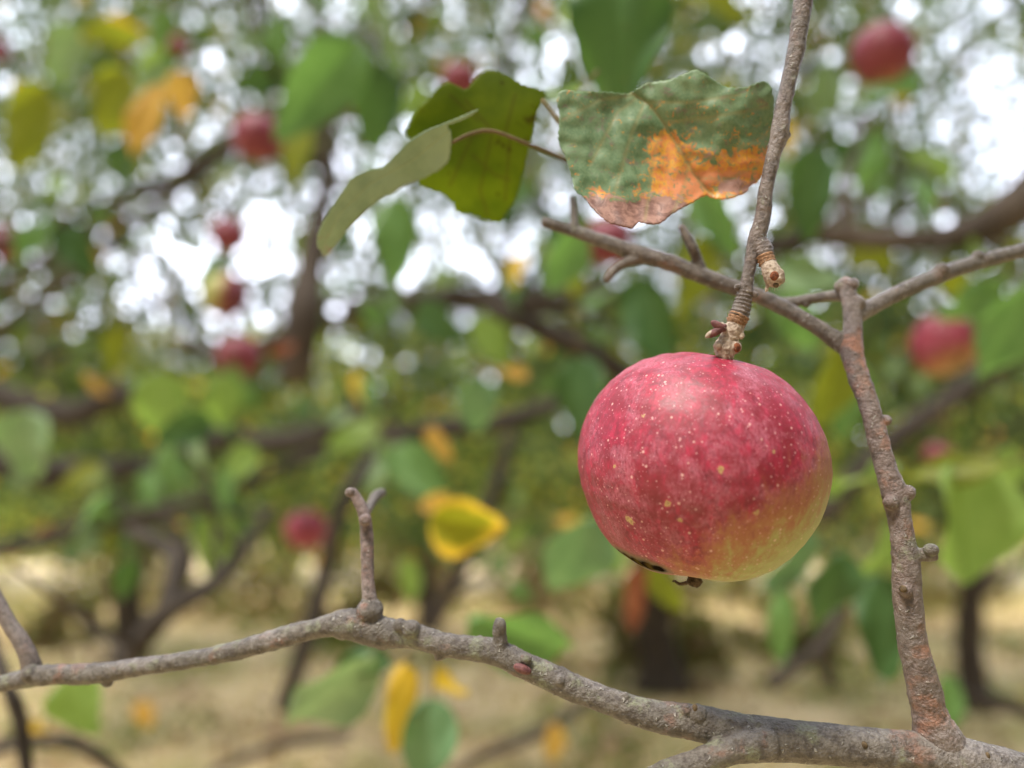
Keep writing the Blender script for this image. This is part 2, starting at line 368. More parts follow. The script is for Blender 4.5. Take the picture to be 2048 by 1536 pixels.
# ------------------------------------------------------------------ orchard trees
GRID = ["3765455554866533", "4764567627767631", "7766773655557450", "5566744645666441", "4333333423555534",
        "4422232135667777", "5432576644677765", "5555666666666666", "3333444444444444", "2223333333333333", "2222333322333333", "1111111111111111"]
G = np.array([[int(ch) for ch in r] for r in GRID]) / 10.0
def dens(px, py):
    u = np.clip(px / 128 - .5, 0, 14.999); v = np.clip(py / 96 - .5, 0, 10.999)
    i = u.astype(int); j = v.astype(int); fu = u - i; fv = v - j
    g = G[j, i] * (1 - fu) * (1 - fv) + G[j, i + 1] * fu * (1 - fv) + G[j + 1, i] * (1 - fu) * fv + G[j + 1, i + 1] * fu * fv
    return g
TREES = [  # foot x, y, trunk radius, label
    (onground(290, 7.2), .15, 'gnarled apple tree with leaning forked trunk in the left background', [(.5, 0, 1.2)]),
    (onground(1310, 6.2), .17, 'apple tree with thick dark low trunk standing behind the big red apple', []),
    (onground(1905, 5.6), .10, 'slim grey apple tree on the right behind the upright branch', []),
    (Vector((-3.4, 3.4, 0)), .12, 'apple tree whose leafy boughs with sky gaps fill the upper left', []),
    (Vector((3.6, 3.2, 0)), .12, 'apple tree whose leafy boughs hang in at the upper right', []),
    (Vector((2.9, -2.9, 0)), .13, 'unseen apple tree added behind the photographer to the right to block ambient light', []),
    (Vector((-1.2, -4.6, 0)), .13, 'unseen apple tree added behind the photographer to the left to block ambient light', []),
    (onground(860, 9.0), .12, 'small apple tree farther off between the two nearer trunks', []),
]
n_c = 420000
px = rng.uniform(-350, 2400, n_c); py = rng.uniform(-350, 1120, n_c)
dd = 2.6 + rng.random(n_c) ** .7 * 5.0
cover = -np.log(1 - np.clip(dens(px, py), 0, .9))
Cw = np.array([tuple(P(a_, b_, c_)) for a_, b_, c_ in zip(px, py, dd)])
cl = np.array([noise.noise(Vector(c_) * 2.6) + .5 * noise.noise(Vector(c_) * 6.5) for c_ in Cw])
keep = rng.random(n_c) < (.162 * (.35 + 2.3 * dens(px, py))) * np.clip(.85 + cl * 1.4, 0.25, 1.7) * (dd / 5.0) ** 1.2
keep &= Cw[:, 2] > .8
# unseen leaves above the camera, added to dim the ambient sky light
m = 17000; ov = np.stack([rng.uniform(-3.6, 3.6, m), rng.uniform(-3.2, 1.6, m), rng.uniform(2.3, 4.2, m)], 1)
oc = np.array([noise.noise(Vector(c_) * 1.5) for c_ in ov]); ov = ov[(oc > .02) & (ov[:, 2] > 2.0 + .62 * np.maximum(0, ov[:, 1] + .2) + .35)]
m = 26000; bh = []  # unseen crowns behind and beside the camera, added to make the light directional
for (x_, y_, z_, a_, b_, c_) in [(2.9, -2.9, 1.8, 2.3, 2.0, 1.5), (-1.2, -4.6, 1.7, 2.6, 1.6, 1.35), (3.9, .2, 2.0, 1.9, 1.9, 1.6)]:
    u = rng.normal(size=(m // 3, 3)); u /= np.linalg.norm(u, axis=1)[:, None]; bh.append(np.array([x_, y_, z_]) + u * (rng.random(m // 3) ** .4)[:, None] * np.array([a_, b_, c_]))
bh = np.vstack(bh); tt_ = (bh[:, 1] > .3) & (np.abs(bh[:, 0]) < .8 * bh[:, 1] + .5); bh = bh[~tt_ & (bh[:, 2] > .5)]
ex = np.vstack([ov, bh]) - np.array([.06, .2, 1.45]); sdn = np.array(sd[:]); al = ex @ sdn; off = np.linalg.norm(ex - al[:, None] * sdn, axis=1)
ex = ex[(al < 0) | (off > .55)] + np.array([.06, .2, 1.45])      # added leaves cleared along the sun ray so it reaches the apple
Cw = np.vstack([Cw[keep], ex]); print('leaves', len(Cw))
feet = np.array([(t[0].x, t[0].y) for t in TREES])
own = np.argmin(((Cw[:, None, :2] - feet[None]) ** 2).sum(2), axis=1)
for ti, (foot, rad, label, _) in enumerate(TREES):
    t = thing('apple_tree', foot, label, 'tree', 'apple trees of the orchard')
    rs = random.Random(40 + ti); mine = Cw[own == ti]; rf = Cw[own == ti]
    lean = rs.uniform(-.12, .12); fork = foot + Vector((lean, 0, rs.uniform(.75, 1.05)))
    tr = [(*foot[:], rad * 1.5), (*(foot + Vector((0, 0, .18)))[:], rad * 1.05), (*(foot.lerp(fork, .6) + Vector((rs.uniform(-.06, .06), 0, 0)))[:], rad * .9), (*fork[:], rad * .85), (*(fork + Vector((0, 0, .12)))[:], rad * .6)]
    mk('trunk', *tube(tr, .05, 14, rfun=lambda L, f: 1 + .12 * noise.noise(Vector((L * 6, 3, ti)))), M_BGBARK, t)
    ends = []
    for k in range(7):
        if len(mine): e = Vector(mine[rs.randrange(len(mine))])
        else: e = fork + Vector((rs.uniform(-1, 1), rs.uniform(-1, 1), 1.5))
        mid = fork.lerp(e, .5) + Vector((rs.uniform(-.25, .25), rs.uniform(-.2, .2), rs.uniform(-.1, .3)))
        pts = [(*fork[:], rad * .48), (*fork.lerp(mid, .5)[:], rad * .36), (*mid[:], rad * .25), (*e[:], rad * .12)]
        mk('limb', *tube(pts, .08, 9), M_BGBARK, t); ends += [Vector(p[:3]) for p in spline(pts, .1)[3:, :3]]
    for k in range(min(90, len(mine) // 20)):
        a_ = Vector(mine[rs.randrange(len(mine))]); b_ = min(ends, key=lambda e: (e - a_).length)
        L = (b_ - a_).length
        if L > 1.6: b_ = a_ + (b_ - a_) * (1.6 / L)
        mid = a_.lerp(b_, .5) + Vector((rs.uniform(-.1, .1), rs.uniform(-.1, .1), rs.uniform(-.12, .12)))
        mk('twig', *tube([(*b_[:], .012), (*mid[:], .008), (*a_[:], .004)], .08, 5), M_BGBARK, t)
    if len(mine):
        V, Fc, cc = leaf_quads(mine, rng.uniform(.055, .10, len(mine)), pick(len(mine), [3, 4, 3.5, 2, 1, .3, .12]))
        mk('crown', V, Fc, M_FOL, t, colors=cc, smooth=False)
# hedgerow trees behind the meadow
HR = [(-9.5, 13.2, 4.7, 2.4), (-6.3, 12.4, 4.3, 2.2), (-3.9, 13.4, 4.6, 2.1), (-1.2, 12.8, 4.4, 2.1), (1.2, 13.6, 5.0, 2.1), (3.6, 12.6, 5.0, 2.0), (6.2, 13.2, 5.2, 2.3), (9.3, 13.0, 5.0, 2.5)]
HL = ['far left leafy tree of the hedgerow', 'second leafy tree of the hedgerow from the left', 'third leafy tree of the hedgerow from the left, under the sky gap', 'low leafy tree of the hedgerow left of centre',
      'leafy tree of the hedgerow right of centre', 'leafy tree of the hedgerow behind the big apple', 'second leafy tree of the hedgerow from the right', 'far right leafy tree of the hedgerow']
for k, (x, y, hh, rr) in enumerate(HR):
    t = thing('hedgerow_tree', (x, y, 0), HL[k], 'tree', 'trees of the far hedgerow')
    mk('trunk', *tube([(x, y, -.05, .16), (x + .05, y, .8, .12), (x, y, hh * .6, .06)], .1, 10), M_BGBARK, t)
    m = 8500; u = rng.normal(size=(m, 3)); u /= np.linalg.norm(u, axis=1)[:, None]; rad_ = rng.random(m) ** .45
    C = np.array([x, y, hh * .52]) + u * rad_[:, None] * np.array([rr, rr * .8, hh * .5])
    kk = np.array([noise.noise(Vector(c_) * 1.7) for c_ in C]); C = C[(kk > -.2) & (C[:, 2] > .1)]
    V, Fc, cc = leaf_quads(C, rng.uniform(.12, .2, len(C)), pick(len(C), [1.2, 2.4, 4, 4, 3, .25, .12]) * np.array([3.8, 3.2, 3.4, 1]))
    mk('crown', V, Fc, M_FOL, t, colors=cc, smooth=False)
SH = [(-8, 10.2), (-5.6, 11.4), (-3.3, 9.9), (-1.6, 11.6), (.3, 10.6), (2.3, 11.6), (4.4, 10.0), (6.2, 11.4), (8.6, 10.4)]
SL = ['far left', 'second from the left', 'third from the left', 'fourth from the left', 'middle', 'fourth from the right', 'third from the right', 'second from the right', 'far right']
SH += [(1.05, 6.6), (2.6, 7.6), (-4.6, 8.0), (-1.7, 8.4)]
SL += ['close behind the trunk under the big apple', 'right of the trunk under the big apple', 'nearer one at the left', 'nearer one left of centre']
for k, (x, y) in enumerate(SH):
    t = thing('shrub', (x, y, 0), ('low brown and olive shrub at the foot of the hedgerow, ' if k < 9 else 'low brown shrub in the meadow, ') + SL[k], 'shrub', 'shrubs along the meadow edge')
    mk('stem', *tube([(x, y, -.05, .03), (x + .04, y, .4, .02), (x, y, .8, .01)], .1, 6), M_BGBARK, t)
    m = 1700; u = rng.normal(size=(m, 3)); u /= np.linalg.norm(u, axis=1)[:, None]; u[:, 2] = abs(u[:, 2])
    C = np.array([x, y, .04]) + u * (rng.random(m) ** .5)[:, None] * np.array([.8 + .9 * rng.random(), .7, .7 + .9 * rng.random()]) * (.6 if k > 8 else 1)
    kn = np.array([noise.noise(Vector(c_) * 2.4) + .6 * noise.noise(Vector(c_) * 7) for c_ in C]); C = C[kn > (.12 if k > 8 else -.05)]
    V, Fc, cc = leaf_quads(C, rng.uniform(.09, .16, len(C)), np.where(rng.random((len(C), 1)) < .5, np.array([(.22, .14, .085, 1)]), np.array([(.19, .20, .08, 1)])))
    mk('foliage', V, Fc, M_FOL, t, colors=cc, smooth=False)
# far wood closing the view to the horizon
m = 16000; x = rng.uniform(-70, 70, m); y = rng.uniform(38, 52, m); z = rng.random(m) ** .9 * (6.5 + 2 * np.sin(x * .21) + 1.2 * np.sin(x * .57 + 1))
V, Fc, cc = leaf_quads(np.stack([x, y, z], 1), rng.uniform(.7, 1.3, m), pick(m, [2, 4, 4, 2, 1, 0, 0]))
tag(mk('wood', V, Fc, M_FOL, colors=cc, smooth=False), 'distant green wood closing off the meadow', 'wood', kind='stuff')

# ------------------------------------------------------------------ blurred boughs between
LEAFP = []
APX = [(515, 275), (1765, 105), (1893, 685), (612, 1060), (478, 712), (450, 590), (457, 468)]      # keep the background apples clear of leaves
def leaf_grid(base, ax, side, nrm, L, W, fold=.25, bend=.25, wave=.05, ser=.03, nu=30, nv=12, seed=0, heart=.0):
    rs = random.Random(seed); V = []; ed = []; ve = []; ph = rs.random() * 6
    for i in range(nu + 1):
        u = i / nu
        w_ = (math.sin(math.pi * u ** .78) ** .62) * (1 - .25 * u) if 0 < u < 1 else 0
        for j in range(-nv, nv + 1):
            v_ = j / nv; s_ = 1 + ser * (abs(((u * 22) % 1) - .5) * 2 - .5) * abs(v_) ** 4 + .04 * noise.noise(Vector((u * 4, v_ * 2, seed)))
            x = v_ * w_ * W * .5 * s_; y = u * L + abs(v_) ** 2 * (-heart) * L * (1 - u) ** 3
            z = abs(x) * fold - bend * L * u * u + wave * L * math.sin(u * 7 + ph + v_ * 2) * v_ * v_
            V.append(tuple(base + ax * y + side * x + nrm * z)); ed.append(max(abs(v_), u * .9 if abs(v_) > 0 or u > .8 else 0))
            vn = math.exp(-(abs(v_) * w_ / .035) ** 2); k = ((u - abs(v_) * .28) * 8) % 1; vn = max(vn, .7 * math.exp(-(min(k, 1 - k) / .06) ** 2) * (1 - abs(v_)))
            ve.append(vn)
    m = 2 * nv + 1
    Fc = [(i * m + j, i * m + j + 1, (i + 1) * m + j + 1, (i + 1) * m + j) for i in range(nu) for j in range(2 * nv)]
    return V, Fc, {'edge': ed, 'vein': ve}
def px_pts(pts): return [(*P(a_, b_, c_)[:], r_ / F * c_) for a_, b_, c_, r_ in pts]
def bough(name, pts, label, mat=None, part=(), group=None):
    p = px_pts(pts); t = thing(name, p[0][:3], label, 'branch', group)
    fr = random.random() * 50
    s = 0.012 if pts[0][2] > .6 else .004
    mk('stem', *tube(p, s, 14, rfun=lambda L, f: 1 + .22 * noise.noise(Vector((L * (9 if s > .01 else 60), fr, 0)))), mat or M_BGBARK2, t)
    if pts[0][2] >= .78 and pts[0][1] < 1350:
        rs = random.Random(len(label) * 7 + int(pts[0][0])); sp_ = spline(p, .02)
        for k in range(5):
            b_ = sp_[rs.randrange(len(sp_))]; d_ = Vector((rs.uniform(-1, 1), rs.uniform(-.5, .5), rs.uniform(-.3, 1))).normalized() * rs.uniform(.06, .20)
            m_ = Vector(b_[:3]) + d_ * .5 + Vector((rs.uniform(-.02, .02), 0, rs.uniform(-.02, .02))); e_ = Vector(b_[:3]) + d_
            mk('side_twig', *tube([(*b_[:3], b_[3] * .4), (*m_[:], .003), (*e_[:], .0016)], .02, 6), mat or M_BGBARK2, t)
            for j in range(3):
                if not LEAFP:
                    for kk, (mt, wv) in enumerate([('green', .04), ('dark', .05), ('olive', .06), ('sage', .05), ('lime', .05), ('green', .08), ('dark', .03), ('yellow', .05)]):
                        V_, F_, A_ = leaf_grid(Vector(t.location), Vector((0, 0, -1)), Vector((1, 0, 0)), Vector((0, -1, 0)), .055, .036, .3, .25, wv, seed=90 + kk, nu=12, nv=4)
                        o_ = mk('leaf', V_, F_, LM[mt], t, attrs=A_); o_['_p'] = 1; LEAFP.append(o_); o_.location = d_ * .3 + Vector(b_[:3]) - t.location
                w_ = e_ - C0; dp_ = w_.dot(FW); qx_, qy_ = 1024 + F * w_.x / dp_, 768 - F * w_.dot(UP) / dp_
                if any(math.hypot(qx_ - ax_, qy_ - ay_) < 110 for ax_, ay_ in APX) or qy_ > 1130: continue
                src = LEAFP[rs.choice([0, 0, 0, 1, 2, 3, 3, 4, 4, 5, 5, 6] + [7] * (k == 0))]; c_ = src.copy(); c_.name = 'leaf'; COL.objects.link(c_); c_.parent = t
                c_.location = e_ + Vector((rs.gauss(0, .025), rs.gauss(0, .025), rs.gauss(0, .025))) - t.location
                c_.rotation_euler = (rs.gauss(0, .5), rs.gauss(0, .7), rs.uniform(-1.3, 1.3)); f_ = rs.uniform(.75, 1.25); c_.scale = (f_, f_, f_)
    for q in part: mk('side_twig', *tube(px_pts(q), s, 10), mat or M_BGBARK2, t)
    return t
bough('bough', [(-60, 1115, 1.1, 16), (150, 1062, 1.1, 14), (320, 1022, 1.12, 15), (480, 970, 1.15, 13), (640, 905, 1.2, 12), (800, 850, 1.2, 10)], 'dark bough rising from the left edge below the hanging green leaves', part=[[(320, 1022, 1.12, 11), (380, 1120, 1.1, 9), (340, 1210, 1.1, 7)]])
bough('bough', [(565, 1420, .9, 15), (610, 1290, .92, 16), (650, 1150, .95, 17), (690, 1000, .95, 16), (765, 905, 1, 19), (850, 862, 1, 21), (1000, 845, 1.05, 18), (1130, 800, 1.1, 16)], 'dark bent bough passing right of the low small red apple')
bough('bough', [(250, 1330, .8, 20), (330, 1225, .8, 24), (430, 1165, .84, 20), (500, 1080, .88, 15), (540, 1020, .9, 12)], 'grey brown leaning bough at lower left behind the long branch', part=[[(330, 1215, .8, 16), (350, 1110, .85, 18), (260, 1060, .9, 12)]])
bough('bough', [(860, 1260, 1.4, 15), (930, 1120, 1.4, 16), (985, 990, 1.42, 15), (1025, 870, 1.45, 14)], 'thin dark slanting bough behind the yellow leaf')
bough('bough', [(590, 760, 1.5, 34), (605, 640, 1.5, 36), (620, 540, 1.55, 28), (650, 380, 1.6, 18), (660, 230, 1.6, 12)], 'upright grey bough left of the pale edge-on leaf', mat=M_BGBARK)
bough('bough', [(690, 620, 1.8, 22), (860, 598, 1.8, 26), (1050, 600, 1.8, 22), (1250, 585, 1.9, 16)], 'dark level bough crossing left of the hanging twig')
bough('bough', [(980, 615, .9, 16), (1110, 672, .9, 22), (1200, 715, .92, 24), (1300, 790, .95, 22)], 'dark bough sloping down behind the top of the big apple')
bough('bough', [(2130, 320, .8, 46), (2030, 415, .8, 38), (1920, 470, .82, 28), (1780, 480, .85, 22), (1640, 470, .9, 22), (1520, 500, .9, 18)], 'thick dark bough entering at the right edge above the fork', mat=M_BGBARK, part=[[(1700, 475, .87, 13), (1690, 380, .9, 11), (1740, 230, .95, 8)]])
bough('bough', [(-60, 770, 2, 28), (130, 830, 2, 30), (260, 790, 2, 26), (420, 870, 2, 24), (600, 880, 2, 22), (760, 800, 2, 18)], 'long brown bough weaving behind the hanging green leaves')
bough('bough', [(-60, 900, 1.6, 30), (60, 945, 1.6, 34), (200, 940, 1.6, 26), (330, 925, 1.7, 20), (480, 860, 1.75, 15)], 'dark short bough at the left edge under the pale round leaf')
bough('bough', [(-40, 500, 1.3, 9), (130, 440, 1.3, 9), (260, 385, 1.32, 9), (420, 330, 1.35, 8), (520, 240, 1.4, 6)], 'thin dark bough slanting up across the left sky gap')
bough('bough', [(505, -30, 1.2, 10), (530, 90, 1.2, 10), (570, 190, 1.25, 8), (640, 330, 1.3, 7)], 'thin dark bough coming down from the top edge left of centre')
bough('bough', [(1060, -30, 1.3, 9), (1015, 90, 1.3, 8), (1000, 200, 1.3, 6)], 'thin dark bough coming down from the top edge near the centre')
bough('bough', [(330, 690, 2.4, 14), (480, 700, 2.4, 14), (620, 650, 2.4, 18), (740, 640, 2.4, 14)], 'dark bough behind the middle left red apple')
bough('bough', [(55, 1560, .42, 14), (40, 1440, .42, 14), (15, 1370, .42, 13), (-30, 1250, .44, 13)], 'grey blurred shoot at the bottom left corner')
bough('bough', [(-30, 1500, .7, 14), (90, 1480, .7, 13), (180, 1500, .72, 12), (250, 1560, .75, 12)], 'brown low shoot in the bottom left corner')
bough('bough', [(420, 1545, 1.0, 8), (560, 1490, 1, 9), (700, 1470, 1, 8)], 'thin brown twig low above the straw ground at left')
bough('bough', [(900, 1545, 1.0, 9), (990, 1500, 1, 10), (1090, 1460, 1, 13), (1180, 1400, 1, 9)], 'thin brown twig in front of the straw ground under the long branch')
bough('bough', [(1880, 1365, 1, 9), (1960, 1400, 1, 10), (2010, 1406, 1, 15), (2100, 1450, 1, 9)], 'thin dark knotty twig in the lower right corner')
bough('bough', [(1540, 1370, 1.1, 16), (1590, 1330, 1.1, 14), (1645, 1290, 1.1, 13), (1700, 1180, 1.15, 10)], 'brown short shoot beneath the dark green hanging leaves', part=[[(1640, 1290, 1.1, 12), (1665, 1370, 1.1, 13)]])
bough('bough', [(1640, 1040, 1.6, 20), (1760, 900, 1.6, 22), (1900, 800, 1.6, 24), (1980, 740, 1.6, 24), (2100, 640, 1.6, 22)], 'dark bough climbing to the right edge below the right hand apple')

# ------------------------------------------------------------------ leaves
LC = [0]
def leaf(cx, cy, d, Lpx, ang, mat, label, W=.68, roll=20, pitch=10, fold=.25, bend=.2, wave=.05, stalk=.35):
    """cx,cy: middle of the leaf; ang: direction of the tip (0 right, 90 up)"""
    if d >= .36: d *= 1.22
    LC[0] += 1; L = Lpx / F * d / max(.3, math.cos(R(pitch)))
    a = R(ang); pl = RT * math.cos(a) + UP * math.sin(a); sd_ = -RT * math.sin(a) + UP * math.cos(a); nr = -FW
    pq = Matrix.Rotation(R(pitch), 3, sd_); ax = (pq @ pl); nr = pq @ nr
    rq = Matrix.Rotation(R(roll), 3, ax); sd_ = rq @ sd_; nr = rq @ nr
    base = P(cx, cy, d) - ax * L * .5
    t = thing('leaf', base, label, 'leaf', 'leaves hanging among the branches')
    V, Fc, at = leaf_grid(base, ax, sd_, nr, L, L * W, fold, bend, wave, seed=LC[0])
    mk('blade', V, Fc, LM[mat], t, attrs=at)
    if stalk:
        b0 = base - ax * .001; b1 = base - ax * L * stalk * .5 - UP * -L * .04; b2 = base - ax * L * stalk * .9 + UP * L * .14
        mk('stalk', *tube([(*(base + ax * L * .04)[:], .0006), (*b1[:], .0006), (*b2[:], .0009)], .003, 6), M_LSTALK, t)
M_LSTALK = plain('leaf_stalk', (.07, .06, .02), (.13, .085, .04), 200)
LEAVES = [
 (640, 175, .62, 260, 236, 'green', 'long green blurred leaf touching the upper left apple', .55, 25),
 (590, 300, .72, 150, 250, 'olive', 'olive blurred leaf hanging to the right of the upper left apple', .6, 40),
 (225, 60, .85, 125, 10, 'yellow', 'yellow blurred leaf at the top left', .55, 20),
 (230, 70, .80, 120, -5, 'olive', 'olive yellow leaf just under the top left yellow leaf', .5, 30),
 (225, 205, .75, 140, 250, 'olive', 'olive green leaf left of the big orange leaf in the upper left', .75, 10),
 (290, 235, .68, 150, 236, 'orange', 'big pale orange leaf in the upper left', .62, 15),
 (365, 190, .72, 90, 260, 'orange', 'small orange leaf right of the big pale orange one', .75, 15),
 (300, 170, .9, 120, 200, 'sage', 'grey green leaf above the big pale orange one', .6, 20),
 (60, 250, .9, 170, 260, 'olive', 'olive leaf near the left edge of the upper left', .6, 30),
 (45, 225, 1.0, 110, 262, 'orange', 'narrow orange leaf at the upper left edge', .35, 30),
 (130, 110, .85, 130, 230, 'sage', 'grey green leaf between the sky gaps of the top left corner', .7, 20),
 (760, 30, .7, 190, 264, 'sage', 'pale green leaf hanging from the top edge left of centre', .45, 40),
 (755, 215, .68, 165, 265, 'dark', 'dark green leaf left of the olive translucent leaf', .7, 15),
 (560, 90, .95, 120, 280, 'green', 'green leaf at the top above the upper left apple', .6, 30),
 (790, 480, .62, 170, 275, 'green', 'green blurred leaf under the pale edge-on leaf', .62, 15),
 (690, 440, .75, 130, 250, 'dark', 'dark leaf behind the tip of the pale edge-on leaf', .6, 25),
 (520, 160, 1.0, 110, 200, 'dark', 'dark green leaf above left of the upper left apple', .6, 30),
 (240, 345, 1.0, 130, 240, 'dark', 'dark leaf below the big pale orange leaf', .6, 20),
 (150, 500, 1.1, 130, 300, 'dark', 'dark green leaf across the left sky gap', .6, 30),
 (70, 480, .95, 120, 230, 'green', 'green leaf beside the dark red apple at the left edge', .6, 20),
 (325, 820, .72, 160, 275, 'lime', 'broad light green leaf hanging in the middle left', .72, 10),
 (335, 935, .78, 120, 268, 'green', 'green leaf hanging below the broad light green one', .6, 20),
 (445, 805, .8, 120, 262, 'lime', 'bright green leaf under the middle left red apple', .72, 10),
 (490, 775, .85, 100, 290, 'green', 'small green leaf right of the bright green one under the apple', .6, 30),
 (50, 890, .7, 140, 270, 'sage', 'pale round leaf near the left edge', .85, 10),
 (705, 870, .9, 110, 200, 'lime', 'bright green leaf lying on the dark bent bough', .6, 20),
 (985, 680, .75, 120, 300, 'lime', 'light green leaf left of the big apple near the dark bough', .7, 15),
 (880, 650, .9, 130, 320, 'dark', 'dark green leaf in the middle under the sky gap', .6, 20),
 (955, 815, .62, 120, 272, 'teal', 'blue green small leaf between the boughs left of the big apple', .8, 10),
 (878, 890, .62, 80, 300, 'orange', 'bright orange small leaf above the yellow rimmed leaf', .6, 20),
 (870, 1008, .52, 70, 200, 'orange', 'orange leaf end touching the yellow rimmed leaf', .8, 10),
 (1028, 745, .7, 58, 170, 'orange', 'small orange leaf left of the big apple', .6, 20),
 (840, 950, .7, 160, 320, 'green', 'green leaf above left of the yellow rimmed leaf', .6, 20),
 (760, 940, .75, 120, 240, 'sage', 'pale leaf behind the tip of the upright shoot', .5, 30),
 (1150, 1130, .5, 210, 255, 'teal', 'broad blue green leaf left below the big apple', .72, 10),
 (1170, 820, .55, 220, 275, 'dark', 'dark leaf just behind the left side of the big apple', .5, 30),
 (430, 1095, .75, 150, 272, 'lime', 'light green hanging leaf left of the low small apple', .55, 20),
 (490, 1060, .85, 120, 262, 'dark', 'dark leaf between the light green hanging leaf and the low small apple', .5, 20),
 (160, 1415, .42, 130, 290, 'lime', 'light green leaf under the long branch at lower left', .85, 10),
 (90, 1465, .6, 70, 330, 'yellow', 'small yellow green leaf in the lower left corner', .7, 20),
 (650, 1415, .36, 330, 232, 'sage', 'large pale green leaf below the long branch', .42, 20),
 (715, 1325, .36, 150, 188, 'dark', 'dark green small leaf tucked under the knob of the long branch', .45, 35),
 (800, 1420, .38, 175, 262, 'yellow', 'golden yellow hanging leaf under the long branch', .42, 15),
 (900, 1375, .42, 100, 300, 'yellow', 'yellow small leaf right of the golden hanging one', .5, 20),
 (855, 1490, .38, 170, 265, 'teal', 'green leaf at the bottom edge right of the golden one', .72, 12),
 (1050, 1285, .40, 250, 330, 'green', 'broad green leaf behind the long branch left of the big apple', .6, 15),
 (1110, 1490, .6, 85, 280, 'orange', 'small rust orange leaf low under the long branch', .6, 20),
 (1270, 1200, .6, 140, 262, 'brown', 'red brown withered leaf below the big apple', .38, 20),
 (1222, 1110, .55, 80, 300, 'lime', 'bright lime leaf at the lower left of the big apple', .8, 10),
 (1330, 1180, .6, 110, 300, 'olive', 'olive leaf below the base of the big apple', .6, 20),
 (1945, 1050, .42, 260, 285, 'lime', 'large bright green leaf right of the upright branch', .85, 10),
 (1905, 940, .42, 170, 190, 'olive', 'olive leaf edge above the large bright green leaf', .4, 45),
 (1665, 1195, .48, 190, 262, 'dark', 'dark green hanging leaf below right of the big apple', .6, 15),
 (1765, 1255, .50, 210, 270, 'dark', 'darkest green hanging leaf just left of the upright branch', .58, 10),
 (1590, 1130, .55, 150, 235, 'teal', 'pale blue green leaf below the right side of the big apple', .6, 20),
 (1560, 1260, .55, 170, 262, 'green', 'narrow green leaf hanging over the straw ground', .35, 30),
 (1770, 1110, .55, 120, 250, 'lime', 'lime leaf behind the upright branch', .7, 15),
 (1725, 960, .5, 170, 10, 'lime', 'narrow lime leaf between the big apple and the upright branch', .28, 35),
 (1895, 1410, .6, 110, 265, 'green', 'small green leaf right of the foot of the upright branch', .7, 15),
 (2020, 940, .6, 100, 300, 'lime', 'light leaf at the right edge above the large bright green leaf', .7, 20),
 (2020, 670, .48, 210, 250, 'green', 'green leaf at the right edge beside the right hand apple', .75, 12),
 (1960, 600, .6, 170, 20, 'green', 'green leaf above the right hand apple', .5, 30),
 (1665, 780, .55, 190, 265, 'olive', 'olive leaf behind the right side of the big apple', .6, 20),
 (1690, 800, .6, 170, 268, 'green', 'green leaf between the big apple and the upright branch', .6, 20),
 (1620, 550, .6, 180, 10, 'sage', 'pale green leaf between the hanging twig and the fork', .5, 20),
 (1600, 650, .55, 150, 300, 'green', 'green leaf right of the hanging twig above the big apple', .6, 20),
 (1745, 525, .8, 110, 350, 'olive', 'olive leaf above the fork of the upright branch', .6, 20),
 (1300, 650, .6, 190, 290, 'dark', 'dark green leaf just above the left shoulder of the big apple', .6, 15),
 (1390, 560, .55, 170, 250, 'olive', 'olive leaf behind the sloping side branch', .55, 20),
 (1430, 440, .55, 150, 300, 'green', 'green leaf peeping out below the mottled leaf', .55, 20),
 (1130, 520, .6, 150, 250, 'green', 'green leaf under the end of the sloping side branch', .6, 20),
 (1240, 60, .34, 270, 268, 'dark', 'large dark green leaf hanging from the top edge above the mottled leaf', .82, 12),
 (1430, 0, .7, 160, 350, 'olive', 'olive leaf at the top edge left of the hanging twig', .5, 30),
 (1440, 200, .7, 110, 250, 'olive', 'small olive leaf behind the mottled leaf', .6, 30),
 (1640, 190, .75, 150, 260, 'sage', 'pale leaf right of the hanging twig near the top', .6, 30),
 (1620, 390, .6, 190, 270, 'dark', 'dark leaf right of the hanging twig at mid height', .55, 20),
 (1590, 300, .7, 110, 300, 'yellow', 'dull yellow small leaf close behind the hanging twig', .3, 40),
 (1740, 330, .95, 140, 280, 'green', 'green leaf among the right sky gaps', .6, 20),
 (1870, 330, 1.0, 110, 330, 'lime', 'light leaf among the right sky gaps', .6, 20),
 (1780, 180, .75, 150, 200, 'green', 'green leaf under the upper right apple', .5, 30),
 (1110, 190, .3, 120, 205, 'sage', 'slim pale leaf edge between the olive leaf and the mottled leaf', .2, 30),
 (880, 250, .75, 100, 200, 'green', 'green leaf half hidden behind the olive translucent leaf', .6, 20),
 (420, 560, 1.2, 90, 260, 'green', 'small leaf beside the yellow and red apple', .5, 20),
 (565, 700, .95, 55, 20, 'brown', 'rusty small leaf right of the middle left red apple', .5, 20),
 (230, 700, 1.0, 110, 262, 'olive', 'yellow green small leaf in the middle left', .5, 20),
 (190, 770, 1.0, 70, 320, 'orange', 'faded small yellow leaf in the middle left', .45, 20),
 (820, 1160, .8, 90, 280, 'lime', 'small light green leaf above the knob of the long branch', .6, 20),
 (650, 1140, .8, 90, 262, 'orange', 'dull orange leaf under the low small apple', .5, 20),
 (290, 1430, .9, 60, 300, 'orange', 'small peach coloured leaf low at the left', .7, 20),
]
for e in LEAVES:
    leaf(*e[:7], W=e[7], wave=random.uniform(.05, .13), fold=random.uniform(.1, .5), bend=random.uniform(.05, .35), roll=e[8] * (1 if LC[0] % 2 else -1), pitch=random.uniform(-18, 22))
leaf(938, 1052, .42, 158, 345, 'yolive', 'yellow rimmed olive leaf curled like a cup left of the big apple', W=.82, roll=10, pitch=10, fold=.5, bend=.25, wave=.08)

